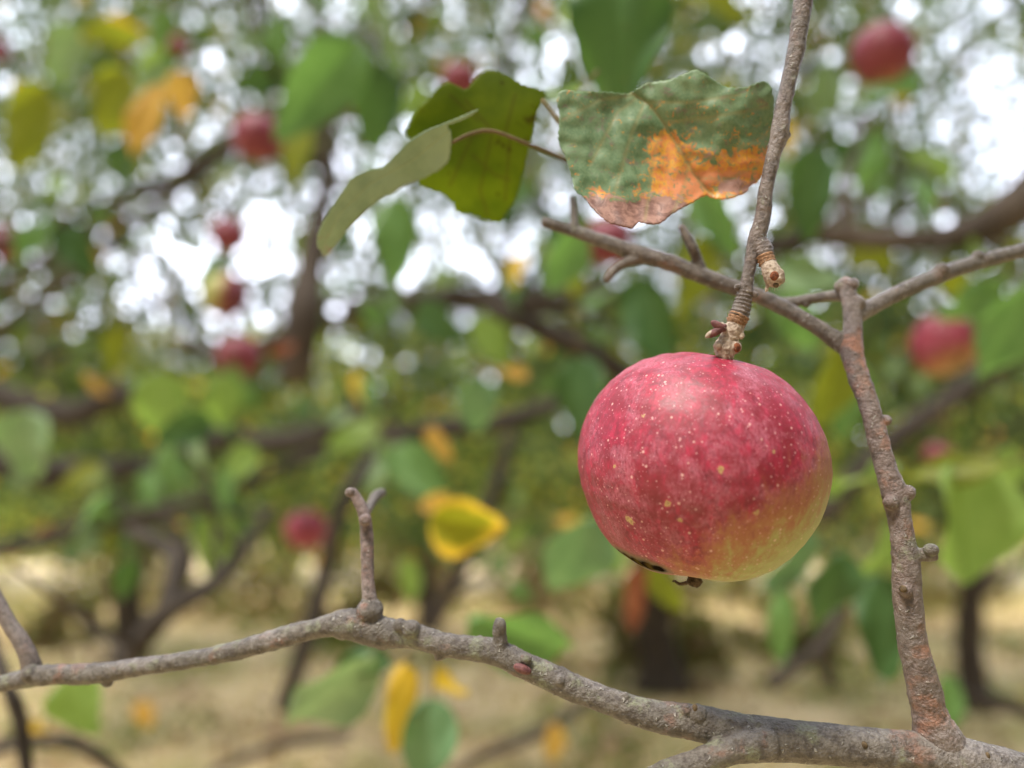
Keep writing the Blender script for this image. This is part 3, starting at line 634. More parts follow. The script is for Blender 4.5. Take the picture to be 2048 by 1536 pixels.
# --- traced leaves: dense curved sheets
def traced(outline, dfun, mat, root, name='blade', step=3.2, attrs=None, thick=.00022, ser=1.1):
    O = np.array(outline, dtype=float); n_ = len(O)
    O = np.array([0.5 * (2 * O[i] + (O[(i + 1) % n_] - O[i - 1]) * t_ + (2 * O[i - 1] - 5 * O[i] + 4 * O[(i + 1) % n_] - O[(i + 2) % n_]) * t_ ** 2 + (-O[i - 1] + 3 * O[i] - 3 * O[(i + 1) % n_] + O[(i + 2) % n_]) * t_ ** 3) for i in range(n_) for t_ in (0, .34, .67)]); n_ = len(O)
    # resample outline with small serrations
    pts = []; L = 0
    for i in range(n_):
        a_, b_ = O[i], O[(i + 1) % n_]; m_ = max(1, int(np.linalg.norm(b_ - a_) / step))
        for k in range(m_):
            t_ = k / m_; p_ = a_ + (b_ - a_) * t_; L += np.linalg.norm(b_ - a_) / m_
            nn = np.array([(b_ - a_)[1], -(b_ - a_)[0]]); nn /= np.linalg.norm(nn) + 1e-9
            pts.append(p_ + nn * (ser * (abs(((L / 13) % 1) - .5) * 4 - 1) + 1.6 * noise.noise(Vector((L * .07, 2, 0)))))
    B = np.array(pts); xs = np.arange(B[:, 0].min(), B[:, 0].max(), step); ys = np.arange(B[:, 1].min(), B[:, 1].max(), step)
    X, Y = np.meshgrid(xs, ys); X = X + (np.arange(len(ys)) % 2)[:, None] * step * .5
    Q = np.stack([X.ravel(), Y.ravel()], 1); ins = np.zeros(len(Q), bool); dmin = np.full(len(Q), 1e9)
    for i in range(len(B)):
        a_, b_ = B[i], B[(i + 1) % len(B)]
        c_ = ((a_[1] > Q[:, 1]) != (b_[1] > Q[:, 1]))
        with np.errstate(divide='ignore', invalid='ignore'):
            xi = (b_[0] - a_[0]) * (Q[:, 1] - a_[1]) / (b_[1] - a_[1]) + a_[0]
        ins ^= c_ & (Q[:, 0] < xi); dmin = np.minimum(dmin, np.hypot(*(Q - a_).T))
    Q = Q[ins & (dmin > step * .7)]; allp = np.vstack([B, Q])
    r_ = delaunay_2d_cdt([Vector(p_) for p_ in allp], [], [list(range(len(B)))], 1, 1e-4)
    pv = np.array([tuple(p_) for p_ in r_[0]]); V = [tuple(P(x_, y_, dfun(x_, y_))) for x_, y_ in pv]
    at = {k: [f(x_, y_) for x_, y_ in pv] for k, f in (attrs or {}).items()}
    o = mk(name, V, [tuple(f) for f in r_[2]], mat, root, attrs=at)
    if thick:
        md = o.modifiers.new('thickness', 'SOLIDIFY'); md.thickness = thick; md.offset = 0
    return o
def seg(x, y, a, b):
    ax_, ay_ = b[0] - a[0], b[1] - a[1]; t_ = ((x - a[0]) * ax_ + (y - a[1]) * ay_) / (ax_ ** 2 + ay_ ** 2)
    s_ = ((x - a[0]) * ay_ - (y - a[1]) * ax_) / math.hypot(ax_, ay_); return t_, s_
def polydist(x, y, pl):
    best = (1e9, 0, 0)
    for i in range(len(pl) - 1):
        a_, b_ = pl[i], pl[i + 1]; L2 = (b_[0] - a_[0]) ** 2 + (b_[1] - a_[1]) ** 2
        t_ = max(0, min(1, ((x - a_[0]) * (b_[0] - a_[0]) + (y - a_[1]) * (b_[1] - a_[1])) / L2))
        dx, dy = x - a_[0] - t_ * (b_[0] - a_[0]), y - a_[1] - t_ * (b_[1] - a_[1]); d_ = math.hypot(dx, dy)
        if d_ < best[0]: best = (d_, (1 if dx * (b_[1] - a_[1]) - dy * (b_[0] - a_[0]) > 0 else -1), i + t_)
    return best
# mottled leaf
L1 = [(1123, 181), (1158, 183), (1205, 183), (1240, 186), (1260, 186), (1278, 175), (1296, 166), (1327, 162), (1353, 155), (1390, 140), (1411, 149), (1431, 162), (1457, 175), (1491, 174), (1523, 162), (1538, 168), (1545, 183), (1548, 217), (1546, 250), (1540, 290), (1535, 326), (1519, 360), (1502, 371), (1491, 386), (1470, 394), (1450, 399), (1430, 397), (1411, 391), (1390, 402), (1366, 415), (1340, 431), (1322, 446), (1299, 448), (1278, 444), (1265, 456), (1247, 453), (1221, 446), (1200, 431), (1181, 412), (1171, 397), (1150, 381), (1142, 350), (1131, 316), (1117, 280), (1119, 230), (1114, 204)]
MID1 = [(1262, 186), (1300, 210), (1330, 250), (1358, 298), (1385, 345), (1408, 375), (1426, 392)]
SIDE1 = [[(1275, 195), (1235, 225), (1180, 330)], [(1290, 203), (1262, 270), (1225, 400)], [(1330, 250), (1310, 300), (1290, 440)], [(1375, 330), (1370, 370), (1345, 428)],
         [(1290, 205), (1380, 205), (1480, 190)], [(1325, 245), (1420, 235), (1535, 215)], [(1365, 310), (1440, 315), (1535, 270)], [(1392, 355), (1450, 360), (1520, 330)], [(1270, 190), (1200, 200), (1125, 240)]]
def d1(x, y):
    m_, sg, t_ = polydist(x, y, MID1)
    z = .205 - .00003 * m_ if sg > 0 else .205 - .000035 * m_
    z -= .0000 + .006 * max(0, (y - 330) / 120) ** 2; z += .006 * max(0, (x - 1440) / 110) ** 2
    z += .0014 * noise.noise(Vector((x * .012, y * .012, 1))) + .0007 * noise.noise(Vector((x * .035, y * .035, 5)))
    s_ = min(polydist(x, y, q)[0] for q in SIDE1); z += .0006 * math.exp(-(m_ / 7) ** 2)
    return z
def g2(x, y, cx, cy, sx, sy): return math.exp(-((x - cx) / sx) ** 2 - ((y - cy) / sy) ** 2)
def orange1(x, y):
    return min(1, 1.25 * g2(x, y, 1350, 345, 62, 62) + 1.0 * g2(x, y, 1330, 290, 30, 30) + 1.25 * g2(x, y, 1500, 335, 62, 48) + 1.0 * g2(x, y, 1430, 365, 70, 32) + .8 * g2(x, y, 1200, 390, 28, 18) + .25 * g2(x, y, 1262, 388, 45, 13) + .9 * g2(x, y, 1400, 395, 80, 18))
def brown1(x, y):
    return min(1, 1.3 * g2(x, y, 1260, 432, 88, 32) + .7 * g2(x, y, 1185, 415, 30, 30) + .7 * g2(x, y, 1475, 372, 60, 20) + .9 * g2(x, y, 1345, 420, 50, 22) + .45 * g2(x, y, 1430, 310, 60, 14))
def rust1(x, y): return min(1, 1.2 * g2(x, y, 1375, 370, 50, 36) + .9 * g2(x, y, 1530, 300, 22, 45) + .6 * g2(x, y, 1300, 335, 40, 20) + .8 * g2(x, y, 1470, 350, 60, 18))
def vein1(x, y):
    m_ = polydist(x, y, MID1)[0]; s_ = min(polydist(x, y, q)[0] for q in SIDE1); return max(math.exp(-(m_ / 3.0) ** 2), .55 * math.exp(-(s_ / 3.5) ** 2))
n = N('mottled_leaf'); v = n.tc.outputs['Object']
a = n.noise(v, 190, 6, .65, .4); b = n.noise(v, 700, 5, .7, .6); e = n.noise(n.mapp((1, 1, 1), loc=(3, 3, 3)), 340, 6, .75, .8)
fine = n.noise(v, 1500, 3)
grn = n.mix(n.ss(a, .35, .65), (.085, .15, .065), (.145, .22, .115)); grn = n.mix(n.ss(fine, .35, .7, 0, .3), grn, (.23, .30, .16))
grn = n.mix(n.ss(n.noise(n.mapp((1, 1, 1), loc=(1, 7, 3)), 230, 6, .7, .6), .55, .66, 0, .55), grn, (.17, .10, .095)); grn = n.mix(n.ss(b, .66, .72, 0, .75), grn, (.33, .36, .10))
e2 = n.noise(n.mapp((1, 1, 1), loc=(8, 3, 1)), 420, 6, .78, 1.0); od = n.math('ADD', n.math('MULTIPLY', n.attr('orange'), .78), n.math('MULTIPLY', n.math('SUBTRACT', e2, .5), 4.2))
org = n.mix(n.ss(b, .40, .60), (.58, .28, .03), (.52, .17, .05)); org = n.mix(n.ss(a, .55, .7, 0, .8), org, (.70, .42, .04))
ru = n.math('ADD', n.attr('rust'), n.math('MULTIPLY', n.math('SUBTRACT', a, .5), 1.6)); org = n.mix(n.ss(ru, .55, .8), org, n.mix(b, (.50, .14, .05), (.62, .28, .13)))
org = n.mix(n.ss(b, .62, .70, 0, .8), org, (.17, .16, .08))
c = n.mix(n.ss(od, .40, .66), grn, org)
bd = n.math('ADD', n.math('MULTIPLY', n.attr('brown'), 1.1), n.math('MULTIPLY', n.math('SUBTRACT', e, .5), 2.6)); brn = n.mix(n.ss(e, .38, .62), (.15, .07, .055), (.34, .19, .15))
c = n.mix(n.ss(bd, .38, .62), c, brn)
c = n.mix(n.math('MULTIPLY', n.attr('vein'), .8), c, (.26, .22, .09))
n.leafsh(c, n.mix(1, c, (1.1, 1.2, .7), 'MULTIPLY'), .18, .48, .45, n.bump(n.math('ADD', n.math('MULTIPLY', b, .5), n.math('MULTIPLY', n.attr('vein'), -.4)), .35, .0005))
M_MOT = n.m
t = thing('leaf', P(1262, 186, .205), 'mottled green leaf turning orange and brown at its lower edge beside the hanging twig', 'leaf')
traced(L1, d1, M_MOT, t, attrs={'orange': orange1, 'brown': brown1, 'rust': rust1, 'vein': vein1})
mk('stalk', *tube(px_pts([(1268, 192, .2065, 4), (1275, 215, .216, 4), (1310, 230, .224, 4), (1400, 225, .230, 4), (1500, 215, .228, 4)]), .002, 8), M_LSTALK, t)
# olive translucent leaf
L2 = [(985, 141), (1010, 150), (1040, 165), (1070, 176), (1092, 186), (1085, 205), (1075, 225), (1066, 260), (1060, 290), (1050, 330), (1040, 370), (1030, 400), (1012, 425), (998, 447), (970, 440), (940, 430), (912, 425), (905, 405), (880, 385), (850, 375), (838, 365), (850, 330), (840, 300), (812, 268), (820, 245), (838, 215), (860, 195), (876, 175), (895, 164), (915, 172), (932, 178), (948, 160), (965, 146)]
def d2(x, y):
    m_, sg, _ = polydist(x, y, [(1092, 186), (960, 265), (870, 285), (838, 300)]); z = .232 + .00007 * m_ * sg * .6 + .0000012 * (y - 270) ** 2 * .2
    return z + .0012 * noise.noise(Vector((x * .01, y * .01, 9)))
def v2(x, y):
    m_ = min(polydist(x, y, q)[0] for q in [[(1066, 290), (985, 262), (905, 285)], [(985, 262), (930, 200)], [(985, 262), (960, 380), (975, 430)], [(1020, 275), (1010, 400)], [(950, 262), (900, 370)], [(1010, 268), (1030, 190)], [(955, 240), (900, 190)], [(945, 310), (990, 350), (1020, 360)]]); return math.exp(-(m_ / 2.6) ** 2)
n = N('olive_leaf'); v = n.tc.outputs['Object']; a = n.noise(v, 60, 4); b = n.noise(v, 200, 4)
c = n.mix(n.ss(a, .35, .65), (.10, .14, .012), (.15, .19, .018)); c = n.mix(n.ss(b, .66, .75, 0, .8), c, (.06, .04, .01))
c = n.mix(n.ss(n.noise(v, 120, 3), .66, .72, 0, .7), c, (.075, .05, .012)); c = n.mix(n.math('MULTIPLY', n.attr('vein'), .5), c, (.10, .07, .02))
n.leafsh(c, n.mix(1, c, (2.2, 2.1, .8), 'MULTIPLY'), .6, .55, .2, n.bump(a, .4, .001)); M_OLV = n.m
t = thing('leaf', P(1092, 186, .232), 'olive green translucent leaf left of the mottled leaf, its toothed edge against the sky', 'leaf')
traced(L2, d2, M_OLV, t, attrs={'vein': v2}, step=4, ser=2.0)
mk('stalk', *tube(px_pts([(1085, 200, .232, 4), (1110, 232, .228, 4.5), (1135, 262, .226, 4)]), .002, 8), M_LSTALK, t)
# pale edge-on leaf
L3 = [(958, 218), (935, 236), (905, 247), (896, 252), (903, 268), (902, 300), (895, 325), (870, 345), (835, 362), (810, 370), (790, 385), (765, 395), (745, 412), (715, 440), (690, 468), (668, 495), (652, 515), (640, 500), (633, 485), (640, 455), (660, 420), (690, 375), (705, 355), (735, 340), (765, 335), (785, 315), (815, 285), (850, 262), (880, 250), (915, 236), (940, 225)]
def d3(x, y):
    t_, s_ = seg(x, y, (900, 255), (645, 505)); return .215 + .010 * t_ + .00007 * s_ + .0009 * math.sin(t_ * 6) + .0007 * noise.noise(Vector((x * .02, y * .02, 3)))
def v3(x, y):
    m_ = polydist(x, y, [(900, 262), (830, 320), (740, 370), (680, 430), (645, 500)])[0]; return math.exp(-(m_ / 2.4) ** 2)
def e3(x, y):
    t_, s_ = seg(x, y, (900, 255), (645, 505)); return max(0, min(1, t_ * 1.1 - .1))
n = N('pale_leaf'); v = n.tc.outputs['Object']; a = n.noise(v, 90, 4); b = n.noise(v, 240, 5, .7)
c = n.mix(n.ss(a, .35, .65), (.20, .28, .165), (.27, .35, .22)); c = n.mix(n.ss(b, .64, .74, 0, .7), c, (.34, .24, .19))
ee = n.ss(n.math('ADD', n.attr('edge'), n.math('MULTIPLY', n.math('SUBTRACT', b, .5), .9)), .93, 1.15); c = n.mix(ee, c, (.33, .20, .16))
c = n.mix(n.math('MULTIPLY', n.attr('vein'), .22), c, (.36, .40, .22))
n.leafsh(c, n.mix(1, c, (1, 1.2, .6), 'MULTIPLY'), .2, .5, .4, n.bump(n.math('MULTIPLY', n.attr('vein'), -1.0), .5, .0006)); M_PALE = n.m
t = thing('leaf', P(930, 238, .218), 'pale grey green leaf seen edge-on crossing in front of the olive leaf', 'leaf')
traced(L3, d3, M_PALE, t, attrs={'vein': v3, 'edge': e3}, step=4)
mk('stalk', *tube(px_pts([(905, 285, .216, 3.5), (940, 268, .2185, 3.8), (985, 262, .2195, 3.8), (1060, 290, .222, 4), (1135, 322, .228, 5), (1180, 350, .235, 5)]), .002, 8), M_LSTALK, t)

# ------------------------------------------------------------------ foreground branches
def V3(p): return Vector(p)
br = thing('apple_branch', P(2048, 1520, .187), 'long grey brown branch crossing the bottom, with an upright side branch at the right', 'branch')
limb = MB()
limb.add(tube(px_pts([(2150, 1590, .186, 50), (2048, 1557, .187, 48), (1950, 1528, .187, 45), (1860, 1508, .187, 42), (1780, 1500, .187, 39), (1640, 1486, .188, 40), (1545, 1479, .189, 42), (1470, 1464, .190, 38), (1400, 1446, .191, 35), (1300, 1430, .192, 30), (1200, 1396, .194, 26), (1110, 1359, .196, 26), (1050, 1332, .197, 25), (980, 1302, .199, 25), (900, 1291, .200, 24), (830, 1272, .202, 26), (760, 1264, .203, 32), (700, 1248, .204, 31), (650, 1252, .205, 21), (560, 1276, .206, 20), (440, 1309, .208, 18), (300, 1331, .210, 18), (200, 1346, .212, 20), (100, 1350, .213, 20), (55, 1356, .215, 20), (0, 1368, .216, 15), (-90, 1378, .219, 15)]), .0018, 24))
for (x, y, d_, r_) in [(740, 1222, .203, 28), (738, 1206, .203, 17), (822, 1258, .200, 20), (800, 1250, .200, 15), (765, 1285, .203, 17), (880, 1308, .200, 13), (1395, 1428, .189, 20), (1372, 1420, .189, 12), (1375, 1458, .190, 18), (1500, 1480, .187, 28), (215, 1362, .212, 13), (62, 1346, .213, 18), (1052, 1318, .194, 10), (1120, 1362, .193, 10), (685, 1255, .204, 24), (1640, 1460, .187, 10), (1730, 1500, .186, 14), (1250, 1395, .192, 11)]:
    limb.add(blob(P(x, y, d_), r_ / F * d_))
limb.add(tube(px_pts([(1000, 1300, .198, 18), (1000, 1275, .1975, 13), (999, 1252, .197, 13), (1001, 1240, .197, 9)]), .001, 14))
limb.add(tube(px_pts([(1540, 1484, .187, 36), (1470, 1498, .185, 30), (1400, 1522, .184, 25), (1340, 1545, .183, 25), (1280, 1575, .182, 25), (1240, 1600, .181, 26)]), .0018, 20))
def ld(p): return bark_disp(p, 1.15)
LV = fuse(limb.get(), .00032, ld); mk('limb', *LV, M_LIMB, br)
# upright side branch with its collar
up = MB()
up.add(tube(px_pts([(1890, 1515, .190, 52), (1872, 1465, .188, 45), (1860, 1430, .188, 34), (1847, 1370, .188, 31), (1827, 1290, .189, 28.5), (1815, 1200, .190, 27), (1811, 1120, .191, 25.5), (1801, 1050, .193, 22), (1789, 990, .195, 25), (1763, 905, .198, 21), (1739, 810, .201, 19), (1716, 750, .205, 20), (1703, 700, .209, 22), (1705, 650, .212, 18), (1701, 605, .214, 17), (1692, 575, .216, 16), (1690, 558, .216, 13)]), .0015, 22, rfun=lambda L, f: 1 + .06 * math.exp(-((L - .0125) / .0012) ** 2) + .05 * math.exp(-((L - .0175) / .0010) ** 2)))
for (x, y, d_, r_) in [(1782, 1005, .192, 16), (1698, 692, .210, 22), (1710, 608, .214, 20), (1706, 568, .214, 12), (1680, 572, .216, 11), (1812, 1182, .187, 12), (1772, 840, .200, 12), (1815, 985, .194, 16)]:
    up.add(blob(P(x, y, d_), r_ / F * d_))
up.add(tube(px_pts([(1815, 1112, .191, 20), (1840, 1109, .1905, 13), (1858, 1109, .190, 14), (1868, 1107, .190, 14)]), .001, 14))
mk('side_branch', *fuse(up.get(), .00032, lambda p: bark_disp(p, 1.1)), M_UPRT, br)
fk = MB(); fk.add(tube(px_pts([(1700, 635, .214, 20.6), (1745, 612, .216, 17.2), (1810, 580, .219, 15.5), (1880, 550, .222, 16.3), (1960, 523, .226, 15.5), (2048, 500, .230, 14.6), (2130, 478, .235, 14.6)]), .0018, 18))
for (x, y, d_, r_) in [(1882, 540, .221, 14.6), (1925, 535, .224, 15.5), (1955, 512, .225, 12.0)]: fk.add(blob(P(x, y, d_), r_ / F * d_))
mk('fork', *fuse(fk.get(), .0004, lambda p: bark_disp(p, .7)), M_FORK, br)
fk = MB(); fk.add(tube(px_pts([(1705, 700, .210, 22.4), (1665, 675, .212, 18.1), (1610, 640, .214, 15.5), (1540, 602, .217, 15.5), (1470, 575, .219, 15.5), (1400, 550, .221, 16.3), (1330, 522, .223, 16.3), (1270, 505, .225, 15.5), (1200, 480, .227, 13.8), (1140, 460, .229, 12.0), (1086, 444, .230, 10.3)]), .0018, 18))
fk.add(tube(px_pts([(1405, 552, .221, 12.9), (1395, 520, .221, 10.3), (1385, 495, .220, 11.2), (1372, 470, .220, 8.6), (1362, 452, .220, 6.9)]), .0015, 12))
fk.add(tube(px_pts([(1285, 515, .225, 12.9), (1245, 528, .224, 9.5), (1222, 545, .223, 9.5), (1212, 562, .223, 6.9)]), .0015, 12))
fk.add(tube(px_pts([(1150, 462, .228, 9.5), (1148, 430, .229, 7.7), (1145, 395, .230, 6.9)]), .0015, 12))
mk('fork', *fuse(fk.get(), .0004, lambda p: bark_disp(p, .7)), M_FORK, br)
fk = MB(); fk.add(tube(px_pts([(1700, 590, .216, 15.5), (1660, 592, .219, 11.2), (1615, 598, .222, 10.3), (1575, 606, .225, 11.2), (1520, 600, .23, 8.6)]), .0018, 14))
fk.add(tube(px_pts([(1620, 598, .222, 8.6), (1610, 612, .222, 7.7)]), .001, 10))
mk('fork', *fuse(fk.get(), .0004, lambda p: bark_disp(p, .7)), M_FORK, br)
# small upright shoot on the long branch
sh = MB(); sh.add(tube(px_pts([(742, 1238, .203, 17), (740, 1205, .203, 15.5), (736, 1170, .204, 13), (735, 1120, .206, 12.5), (733, 1060, .208, 12.5), (727, 1025, .209, 12), (714, 998, .210, 11), (702, 980, .210, 9)]), .0012, 16))
for (x, y, r_) in [(738, 1190, 13), (730, 1040, 13), (700, 985, 10)]: sh.add(blob(P(x, y, .205), r_ / F * .205))
mk('shoot', *fuse(sh.get(), .0004, lambda p: bark_disp(p, .6)), M_PINKTWIG, br)
mk('side_twig', *tube(px_pts([(728, 1032, .212, 9), (742, 1008, .222, 9), (752, 992, .228, 11), (765, 985, .232, 9)]), .001, 10), M_FORK, br)
sh = MB(); sh.add(tube(px_pts([(66, 1350, .215, 22), (58, 1315, .215, 17), (40, 1280, .216, 15), (18, 1245, .218, 14), (-10, 1195, .22, 14), (-40, 1140, .223, 13)]), .0015, 14))
mk('shoot', *fuse(sh.get(), .0004, lambda p: bark_disp(p, .6)), M_PINKTWIG, br)
bd_ = blob(P(1045, 1338, .1925), .0014, .0012, .0024, (RT * -.9 + UP * .35)[:]); mk('bud', *bd_, M_BUD, br)
mk('bud', *blob(P(1862, 1100, .189), .0019, .0017, .0016), M_LIMB, br)
hl = blob(P(1806, 1178, .1868), .0014, .0009, .0008, (RT)[:]); mk('bark_scar', *hl, M_DRY, br)
for (x, y, r_) in [(1729, 1490, 6), (1840, 1505, 5), (1390, 1415, 5), (1975, 1512, 5)]:
    mk('bark_scar', *blob(P(x, y, .1835), r_ / F * .187, None, .0009), M_DRY, br)

# hanging twig with spurs
tw = thing('hanging_twig', P(1605, 0, .192), 'thin grey brown twig hanging from the top edge and ending at the big red apple', 'twig')
def rings(L, f):
    return 1 + .05 * math.sin(L * 2400) * (1 if f > .8 else 0)
a_ = MB(); a_.add(tube(px_pts([(1622, -80, .193, 18), (1606, 0, .192, 18), (1592, 100, .191, 17), (1569, 200, .190, 16), (1560, 262, .190, 19), (1549, 305, .190, 15), (1533, 375, .190, 13.5), (1524, 440, .190, 16), (1512, 480, .190, 17), (1501, 528, .190, 12), (1494, 560, .190, 13.5), (1490, 588, .190, 16)]), .0012, 20))
for (x, y, r_) in [(1568, 272, 11), (1577, 270, 6), (1563, 288, 9), (1526, 490, 13), (1475, 574, 7), (1508, 590, 9)]: a_.add(blob(P(x, y, .1895), r_ / F * .19))
mk('stem', *fuse(a_.get(), .00025, lambda p: bark_disp(p, .95)), M_TWIG, tw)
sp = MB(); sp.add(tube(px_pts([(1491, 582, .190, 16), (1485, 610, .190, 18), (1478, 632, .190, 20)]), .0003, 24, rfun=lambda L, f: 1 + .10 * math.sin(L * 6200)))
mk('ringed_collar', *fuse(sp.get(), .0002, lambda p: bark_disp(p, .5), 1), M_TWIG, tw)
mk('scar_ring', *tube(px_pts([(1479, 630, .190, 20), (1470, 648, .190, 19)]), .0003, 24, rfun=lambda L, f: 1 + .11 * math.sin(L * 7500)), M_RING, tw)
def fuzz(p): return bark_disp(p, .8) + max(0, noise.noise(p * 1600)) * .0003
sp = MB(); sp.add(tube(px_pts([(1474, 645, .190, 17), (1466, 662, .190, 20), (1458, 678, .190, 18), (1452, 690, .190, 21), (1450, 706, .190, 20), (1450, 716, .191, 14)]), .0006, 20))
for (x, y, r_) in [(1443, 655, 10), (1470, 695, 12), (1436, 692, 9), (1482, 672, 6)]: sp.add(blob(P(x, y, .1885), r_ / F * .19))
s1 = mk('spur', *fuse(sp.get(), .0002, fuzz, 1), M_SPUR, tw)
sub('cavity', *blob(P(1474, 695, .1872), .0009, .0007, .0012, (UP)[:]), M_CUT, s1, tw)
for (x, y, dx, dy, L_) in [(1437, 652, -.7, .45, .0022), (1434, 662, -.8, -.5, .0028)]:
    mk('bud', *blob(P(x, y, .1875), .0010, .0010, L_, (RT * dx + UP * dy)[:]), M_BUD, tw)
mk('bud', *blob(P(1420, 668, .1875), .0007, .0007, .0014, (RT * -.8 - UP * .6)[:]), M_SPUR, tw)
sp = MB(); sp.add(tube(px_pts([(1519, 480, .1895, 14), (1526, 496, .189, 18), (1529, 512, .1885, 17)]), .0004, 22, rfun=lambda L, f: 1 + .06 * math.sin(L * 5600)))
mk('ringed_collar', *fuse(sp.get(), .0002, lambda p: bark_disp(p, .5), 1), M_TWIG, tw)
mk('scar_ring', *tube(px_pts([(1529, 510, .1885, 16.5), (1536, 528, .188, 16.5)]), .0003, 22, rfun=lambda L, f: 1 + .11 * math.sin(L * 7000)), M_RING, tw)
sp = MB(); sp.add(tube(px_pts([(1534, 524, .188, 14), (1541, 540, .187, 17), (1549, 556, .1865, 20), (1553, 568, .1865, 15)]), .0006, 20))
sp.add(tube(px_pts([(1540, 560, .187, 7), (1534, 575, .187, 4), (1530, 585, .187, 2)]), .0006, 8))
s2 = mk('spur', *fuse(sp.get(), .0002, fuzz, 1), M_SPUR, tw)
sub('cavity', *blob(P(1549, 552, .1845), .0011, .0012, .0006, (-FW)[:]), M_CUT, s2, tw)
sub('cavity', *blob(P(1552, 570, .1850), .0007, .0007, .0005, (-FW)[:]), M_DRY, s2, tw)
# fine hairs round the spur ends
hr = MB(); rs = random.Random(5)
for k in range(150):
    c_ = rs.choice([(1466, 665, 19), (1450, 700, 20), (1549, 562, 18), (1458, 680, 18)]); an = rs.uniform(0, 6.28); rr_ = c_[2] * rs.uniform(.8, 1)
    p0 = (c_[0] + math.cos(an) * rr_, c_[1] + math.sin(an) * rr_ * .7); d0 = .1885 + rs.uniform(-.002, .001); ex = rs.uniform(3, 9)
    hr.add(tube(px_pts([(p0[0], p0[1], d0, .5), (p0[0] + math.cos(an) * ex, p0[1] + math.sin(an) * ex + 3, d0 - .0003, .25)]), .0005, 3, cap=False))
mk('hairs', *hr.get(), M_SPUR, tw)

# ------------------------------------------------------------------ the big apple
AD = .200; sc = AD / F * .986
SIL = [(1386.5, 703), (1461.7, 716), (1505, 727), (1547.7, 745), (1601, 789.7), (1637, 840), (1658.7, 893.5), (1666.6, 943.7), (1658.7, 993.8), (1640.8, 1044), (1608.6, 1090.5), (1565.6, 1130), (1522.6, 1153), (1486.8, 1162), (1451, 1160.4), (1415, 1150), (1372, 1143), (1329, 1142.5), (1286, 1133.5), (1257.6, 1119), (1232.5, 1099.5), (1203.9, 1065.5), (1178.8, 1015), (1160.9, 965), (1154.4, 918.6), (1160.9, 865), (1175, 825.5), (1203.9, 779), (1243, 743), (1286, 718), (1336, 705.5)]
AC = (1411, 929); AXT = R(11.0)
sil = []
for x, y in SIL:
    dx, dy = x - AC[0], AC[1] - y; an = math.atan2(dx, dy) - AXT; sil.append(((an + math.pi) % (2 * math.pi) - math.pi, math.hypot(dx, dy)))
sil.sort(); sa = np.array([s_[0] for s_ in sil]); sr = np.array([s_[1] for s_ in sil])
sa = np.concatenate([sa - 2 * math.pi, sa, sa + 2 * math.pi]); sr = np.tile(sr, 3)
fa = np.linspace(-math.pi, math.pi, 721); fr_ = np.interp(fa, sa, sr); ker = np.hanning(25); ker /= ker.sum()
fr_ = np.convolve(np.concatenate([fr_[-13:-1], fr_, fr_[1:13]]), ker, 'valid')
RA = 250 * sc
def srad(an): return float(np.interp(an, fa, fr_))
def apple_mesh(nth=150, nph=240):
    V = []; axv = RT * math.sin(AXT) + UP * math.cos(AXT); sdv = RT * math.cos(AXT) - UP * math.sin(AXT)
    for i in range(nth + 1):
        th = math.pi * i / nth
        rr_, rl = srad(th), srad(-th)
        for k in range(nph):
            ph = 2 * math.pi * k / nph; c_ = math.cos(ph)
            r_ = rr_ * (1 + c_) / 2 + rl * (1 - c_) / 2
            r_ *= 1 - .42 * math.exp(-(th / .17) ** 2) - .03 * math.exp(-(th / .4) ** 2)
            tb = math.pi - th; r_ *= 1 - .20 * math.exp(-(tb / .15) ** 2) + .012 * math.cos(5 * ph + 1) * math.exp(-((tb - .35) / .3) ** 2)
            r_ *= 1 + .006 * noise.noise(Vector((math.sin(th) * c_ * 2.5, math.sin(th) * math.sin(ph) * 2.5, math.cos(th) * 2.5)))
            V.append(tuple(P(AC[0], AC[1], AD) + (axv * math.cos(th) + sdv * (math.sin(th) * c_) - FW * (math.sin(th) * math.sin(ph))) * (r_ * sc)))
    Fc = [(i * nph + k, (i + 1) * nph + k, (i + 1) * nph + (k + 1) % nph, i * nph + (k + 1) % nph) for i in range(nth) for k in range(nph)]
    return V, Fc
def proj(V):
    A = np.asarray(V) - np.array(C0[:]); dd_ = A @ np.array(FW[:]); return 1024 + F * (A @ np.array(RT[:])) / dd_, 768 - F * (A @ np.array(UP[:])) / dd_, dd_
for it in range(4):      # true silhouette of the solid against the measured one
    V, _ = apple_mesh(80, 120); X, Y, D = proj(V); an = np.arctan2(X - AC[0], AC[1] - Y) - AXT; an = (an + math.pi) % (2 * math.pi) - math.pi
    rad_ = np.hypot(X - AC[0], Y - AC[1]); act = np.array([rad_[np.abs((an - a_ + math.pi) % (2 * math.pi) - math.pi) < .05].max() for a_ in fa[::6]])
    if it == 0: goal = fr_.copy()
    fr_ = fr_ * np.clip(goal / np.interp(fa, fa[::6], act), .9, 1.1)
AV, AF = apple_mesh(); AX, AY, ADp = proj(AV)
def on_apple(px_, py_):
    k = np.argmin(np.hypot(AX - px_, AY - py_) + (ADp > AD * 1.01) * 30 + ADp * 200); v_ = (np.array(AV[k]) - np.array(P(AC[0], AC[1], AD)[:])) / RA; return tuple(v_)
def q_(px_, py_):
    x = (px_ - AC[0]) / 255; z = (AC[1] - py_) / 228; y = -math.sqrt(max(0, 1 - x * x - z * z)); return (x, y, z * .89)
